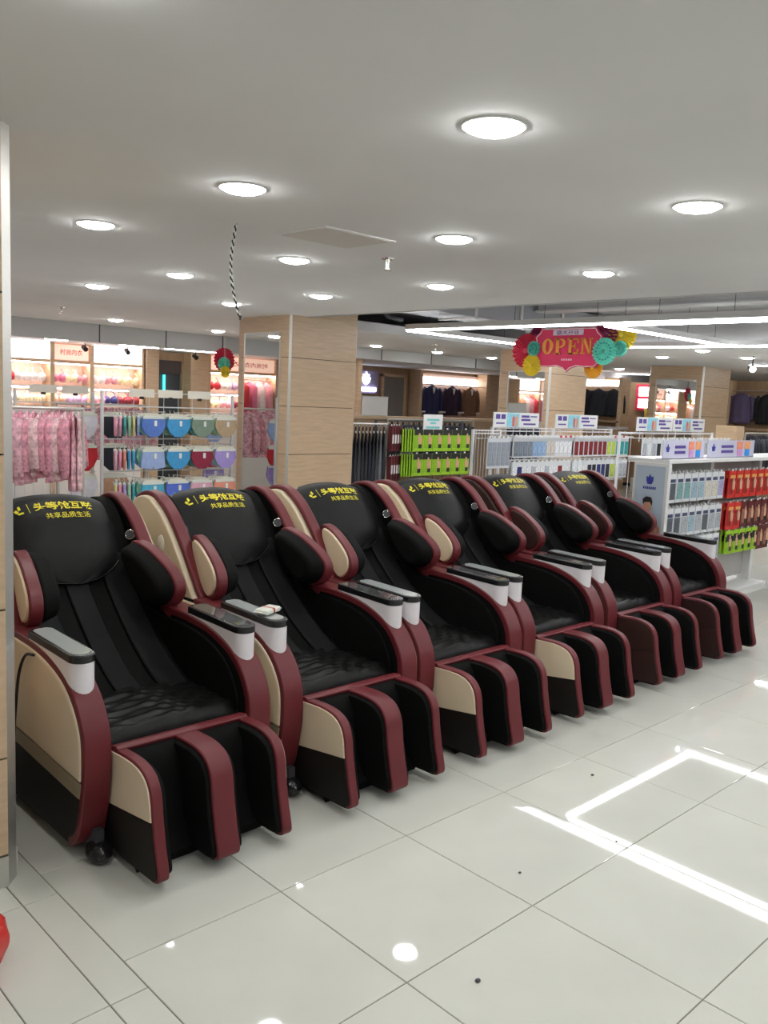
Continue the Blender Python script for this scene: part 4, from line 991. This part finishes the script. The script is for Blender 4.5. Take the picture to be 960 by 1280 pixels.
for r in (1.15,0.86,0.60):
    for k in range(8): obj('peg', MB().cyl((G(6.62+k*0.125),0.06,r),(G(6.62+k*0.125),-0.155,r+0.012),0.0035,None,5), M_WIRE, t)
    for k in range(6): obj('peg', MB().cyl((G(7.74+k*0.15),0.06,r),(G(7.74+k*0.15),-0.155,r+0.012),0.0035,None,5), M_WIRE, t)
PC = {'teal':(120,160,160),'dark grey':(84,90,98),'pale blue':(150,176,190),'cream':(206,200,186),'lavender':(166,158,196),'silver':(170,174,180)}
bag = mat('clear_bag3',(0.80,0.82,0.84),0.2)
PP = {k: pack_proto('underwear_pack',0.112,0.235,bag,cm('win_'+k.replace(' ','_'),v,0.5,noise=0.25,nscale=40),cm('label_navy',(70,76,110),0.5),0.30,0.014,0.64,k,'package','clear underwear packs on the gondola') for k, v in PC.items()}
rows = {1.15:['dark grey','teal','teal','pale blue','pale blue','cream','cream','lavender'],0.86:['dark grey','dark grey','silver','pale blue','silver','dark grey','silver','silver'],0.60:['dark grey','silver','teal','dark grey','silver','dark grey','dark grey','silver']}
for r, cs in rows.items():
    rn = {1.15:'top',0.86:'middle',0.60:'bottom'}[r]
    for i, c_ in enumerate(cs):
        for d in range(3): put(PP[c_],(6.62+i*0.125-0.004*d,3.475+0.035*d,r-0.012+0.002*d),f'{c_} clear underwear pack {["in front","second","behind"][d]} on the {rn} gondola row')
M_RPK = cm('red_card',(214,52,44),0.45,noise=0.06); M_RW = cm('red_window',(150,40,36),0.5,noise=0.3,nscale=30); M_PWT = cm('print_tan',(214,170,140),0.6)
rp = pack_proto('stocking_pack',0.135,0.245,M_RPK,M_RW,cm('gold_ink',(230,180,90),0.5),0.26,0.012,0.6,'red stocking pack','package','stocking packs on the gondola',(M_PWT,M_RPK))
bp = pack_proto('stocking_pack',0.135,0.235,cm('maroon_card2',(96,30,34),0.45),cm('brown_window',(150,96,80),0.5,noise=0.3),None,0.26,0.012,0.6,'maroon stocking pack','package','stocking packs on the gondola',(M_PWT,M_BLK))
lgp = pack_proto('stocking_pack',0.125,0.215,M_LIME,cm('lime_w2',(150,190,50),0.5),M_BLK,0.24,0.014,0.6,'lime stocking pack','package','stocking packs on the gondola',(M_PWT,M_BLK))
obj('black_header', MB().box(-0.062,0.062,-0.0115,-0.0065,-0.085,-0.035), M_BLK, lgp)
for i in range(7):
    for d in range(2):
        put(rp,(7.72+i*0.15,3.475+0.04*d,1.138),f'red stocking pack {["in front","behind"][d]} on the top gondola row')
        put(rp if i < 2 else bp,(7.74+i*0.145,3.475+0.04*d,0.845),f'{"red" if i<2 else "maroon"} stocking pack {["in front","behind"][d]} on the middle gondola row')
        if i < 5: put(lgp,(7.76+i*0.135,3.475+0.04*d,0.588),f'lime green stocking pack {["in front","behind"][d]} on the bottom gondola row')
        elif i < 7: put(bp,(7.76+i*0.135,3.475+0.04*d,0.60),f'maroon stocking pack {["in front","behind"][d]} beside the lime packs')
def acrylic(x0, x1, label):
    t = thing('acrylic_sign', label, 'sign', ((x0+x1)/2,3.50,1.275)); h = (x1-x0)/2
    obj('panel', MB().box(-h,h,0,0.006,0,0.155), mat('acrylic_pale',(0.66,0.66,0.80),0.15), t)
    obj('foot', MB().box(-h,h,0,0.06,0,0.006), mat('acrylic_pale',(0.66,0.66,0.80)), t)
    obj('emblem', MB().prism([(-h*0.82,0.06),(-h*0.86,0.10),(-h*0.82,0.095),(-h*0.78,0.125),(-h*0.74,0.095),(-h*0.70,0.10),(-h*0.74,0.06)],-0.003,0,'y'), M_INKB, t)
    for z in (0.10,0.055): obj('printed_line', MB().box(-h*0.45,h*0.05,-0.003,0,z-0.012,z+0.012), M_INK, t)
    for k, (c_, a) in enumerate((((240,150,120),'coral'),((245,170,120),'orange'))):
        x_ = h*(0.34+0.34*k); obj('printed_cup', MB().box(x_-h*0.13,x_+h*0.13,-0.003,0,0.075,0.145), cm('cup_'+a,c_,0.5), t)
        obj('printed_cup_base', MB().box(x_-h*0.11,x_+h*0.11,-0.003,0,0.012,0.075), cm('cup_b%d'%k,[(205,150,205),(60,150,230)][k],0.5), t)
acrylic(6.47,7.18,'lavender acrylic card directly above the poster end of the gondola'); acrylic(7.25,8.18,'lavender acrylic card above the red packs on the gondola')

# ================================================================== FAR RIGHT BEYOND THE PILLARS
def far_niche(x, y0, y1, label, cols, lit):
    t = thing('display_niche', label, 'display niche', (x,(y0+y1)/2,0)); h = (y1-y0)/2
    obj('back_panel', MB().box(0.28,0.32,-h,h,0,2.30), M_WOOD2, t)
    for s in (-1,1): obj('side_board', MB().box(0,0.32,s*h-0.04,s*h+0.04,0,2.30), M_WOOD, t)
    obj('rail', MB().cyl((0.12,-h,2.10),(0.12,h,2.10),0.012), M_CHROME, t)
    obj('shelf', MB().box(0,0.3,-h,h,1.38,1.42), M_WOOD2, t)
    if lit: obj('light_panel', MB().box(0.25,0.28,-h+0.05,h-0.05,2.13,2.25), mat('niche_light',(0.9,0.9,0.9)), t)
    for i, (c_, nm) in enumerate(cols):
        garment('jacket', f'{nm} jacket hanging in the {label.split(" ")[0]} niche beyond the pillars','jacket',cm('far_'+nm,c_,0.8),(x+0.12,y1-0.22-i*(2*h-0.3)/max(1,len(cols)-0.6),2.09),math.pi/2,0.42,0.52,0.06,True,'jackets in the far niches')
far_niche(15.8,9.6,10.75,'bright niche of black jackets between two mirrored pillars',[((30,30,38),'black'),((46,48,60),'charcoal'),((34,36,46),'slate')],True)
far_niche(16.0,5.9,7.45,'dark niche of purple and tan jackets past the last pillar',[((96,84,120),'purple'),((24,24,30),'jet'),((150,118,84),'tan')],False)
t = thing('red_lightbox', 'small red framed light box with two white panels', 'light box', (17.0,9.74,1.93))
obj('frame', MB().box(0,0.06,-0.20,0.20,-0.28,0.28), cm('lightbox_red',(226,50,80),0.5), t)
for s in (-1,1): obj('lit_panel', MB().box(-0.01,0,-0.13,0.13,s*0.125-0.095,s*0.125+0.095), M_GLOW, t)
t = thing('wood_screen', 'wooden screen wall carrying the red light box', 'screen wall', (17.06,9.7,0))
for k in range(4): obj('panel', MB().box(0,0.06,-0.9+k*0.45+0.004,-0.45+k*0.45-0.004,0.06,2.25), M_WOOD2, t)
obj('plinth', MB().box(0,0.07,-0.9,0.9,0,0.06), M_DBROWN, t)
# mannequin in a yellow shirt on a plinth
t = thing('mannequin', 'black mannequin in yellow shirt and dark skirt on a plinth', 'mannequin', (16.0,8.93,0))
M_MAN = mat('mannequin_black',(0.03,0.03,0.03),0.3)
obj('plinth', MB().box(-0.25,0.25,-0.25,0.25,0,0.30), M_WHITE, t, bevel=0.01)
for s in (-1,1): obj('leg', MB().cyl((0,s*0.07,0.30),(0,s*0.08,1.10),0.04,0.065), M_MAN, t, smooth=True)
obj('skirt', MB().cyl((0,0,0.75),(0,0,1.30),0.20,0.13,18), M_BFAB, t, smooth=True)
obj('shirt', MB().cyl((0,0,1.26),(0,0,1.70),0.15,0.19,18), cm('shirt_yellow',(236,196,50),0.8), t, smooth=True)
for s in (-1,1): obj('arm', MB().tube([(0,s*0.18,1.66),(-0.02,s*0.25,1.45),(-0.06,s*0.23,1.2)],0.045,8), M_MAN, t, smooth=True)
obj('neck', MB().cyl((0,0,1.70),(0,0,1.80),0.05), M_MAN, t); obj('head', MB().ellipsoid((0,0,1.90),(0.095,0.08,0.125)), M_MAN, t, smooth=True)
t = thing('shop_counter', 'far wooden counter under the bright jacket niche', 'counter', (13.6,9.3,0))
obj('body', MB().box(-0.3,0.3,-1.0,1.6,0,1.30), M_WOOD2, t); obj('top', MB().box(-0.35,0.35,-1.05,1.65,1.30,1.34), M_SOFF, t)
rail_rack('clothes_rack','steel rack of dark clothes under the dark jacket niche',12.4,13.6,5.45,1.40)
for i in range(12):
    k = [0,2,0,1][i%4]; nm = ['black','charcoal','navy','grey'][k]
    garment('dark_jacket', f'{nm} jacket on the rack near the last pillar','jacket',TR[k],(12.46+i*0.097,5.45,1.388),0.9,0.40,0.60,0.03,True,'dark jackets near the last pillar')
t = thing('wood_cabinet', 'narrow wooden cabinet standing near the distant mirrored pillar', 'cabinet', (12.0,5.5,0))
obj('body', MB().box(-0.12,0.12,-0.15,0.15,0.05,1.50), M_WOOD, t, bevel=0.006); obj('door', MB().box(-0.10,0.10,-0.162,-0.15,0.08,1.46), M_WOOD, t); obj('plinth', MB().box(-0.11,0.11,-0.14,0.14,0,0.05), M_DBROWN, t)
# shop spotlight glaring on its stem near the last pillar
t = thing('track_spotlight', 'bright spotlight hanging near the distant mirrored pillar', 'spotlight', (11.5,5.05,HC))
obj('stem', MB().cyl((0,0,-0.12),(0,0,0),0.008), M_BEZEL, t); obj('head', MB().cyl((0.05,0.04,-0.14),(-0.03,-0.02,-0.17),0.045), M_BEZEL, t)
obj('lens', MB().cyl((-0.03,-0.02,-0.17),(-0.035,-0.024,-0.172),0.040), mat('spot_lens',(0.9,0.9,0.9)), t)
# crumbs on the polished floor
for (x,y,r) in ((1.853,1.437,0.010),(2.9,1.62,0.006),(3.35,2.02,0.009),(2.42,1.72,0.007)):
    o = obj('floor_crumb', MB().ellipsoid((0,0,r*0.4),(r,r*0.8,r*0.4),8,6), M_DARKM, None, (x,y,0), smooth=True)
    tag(o, 'tiny dark crumb lying on the polished floor tiles', 'crumb', 'crumbs on the floor')
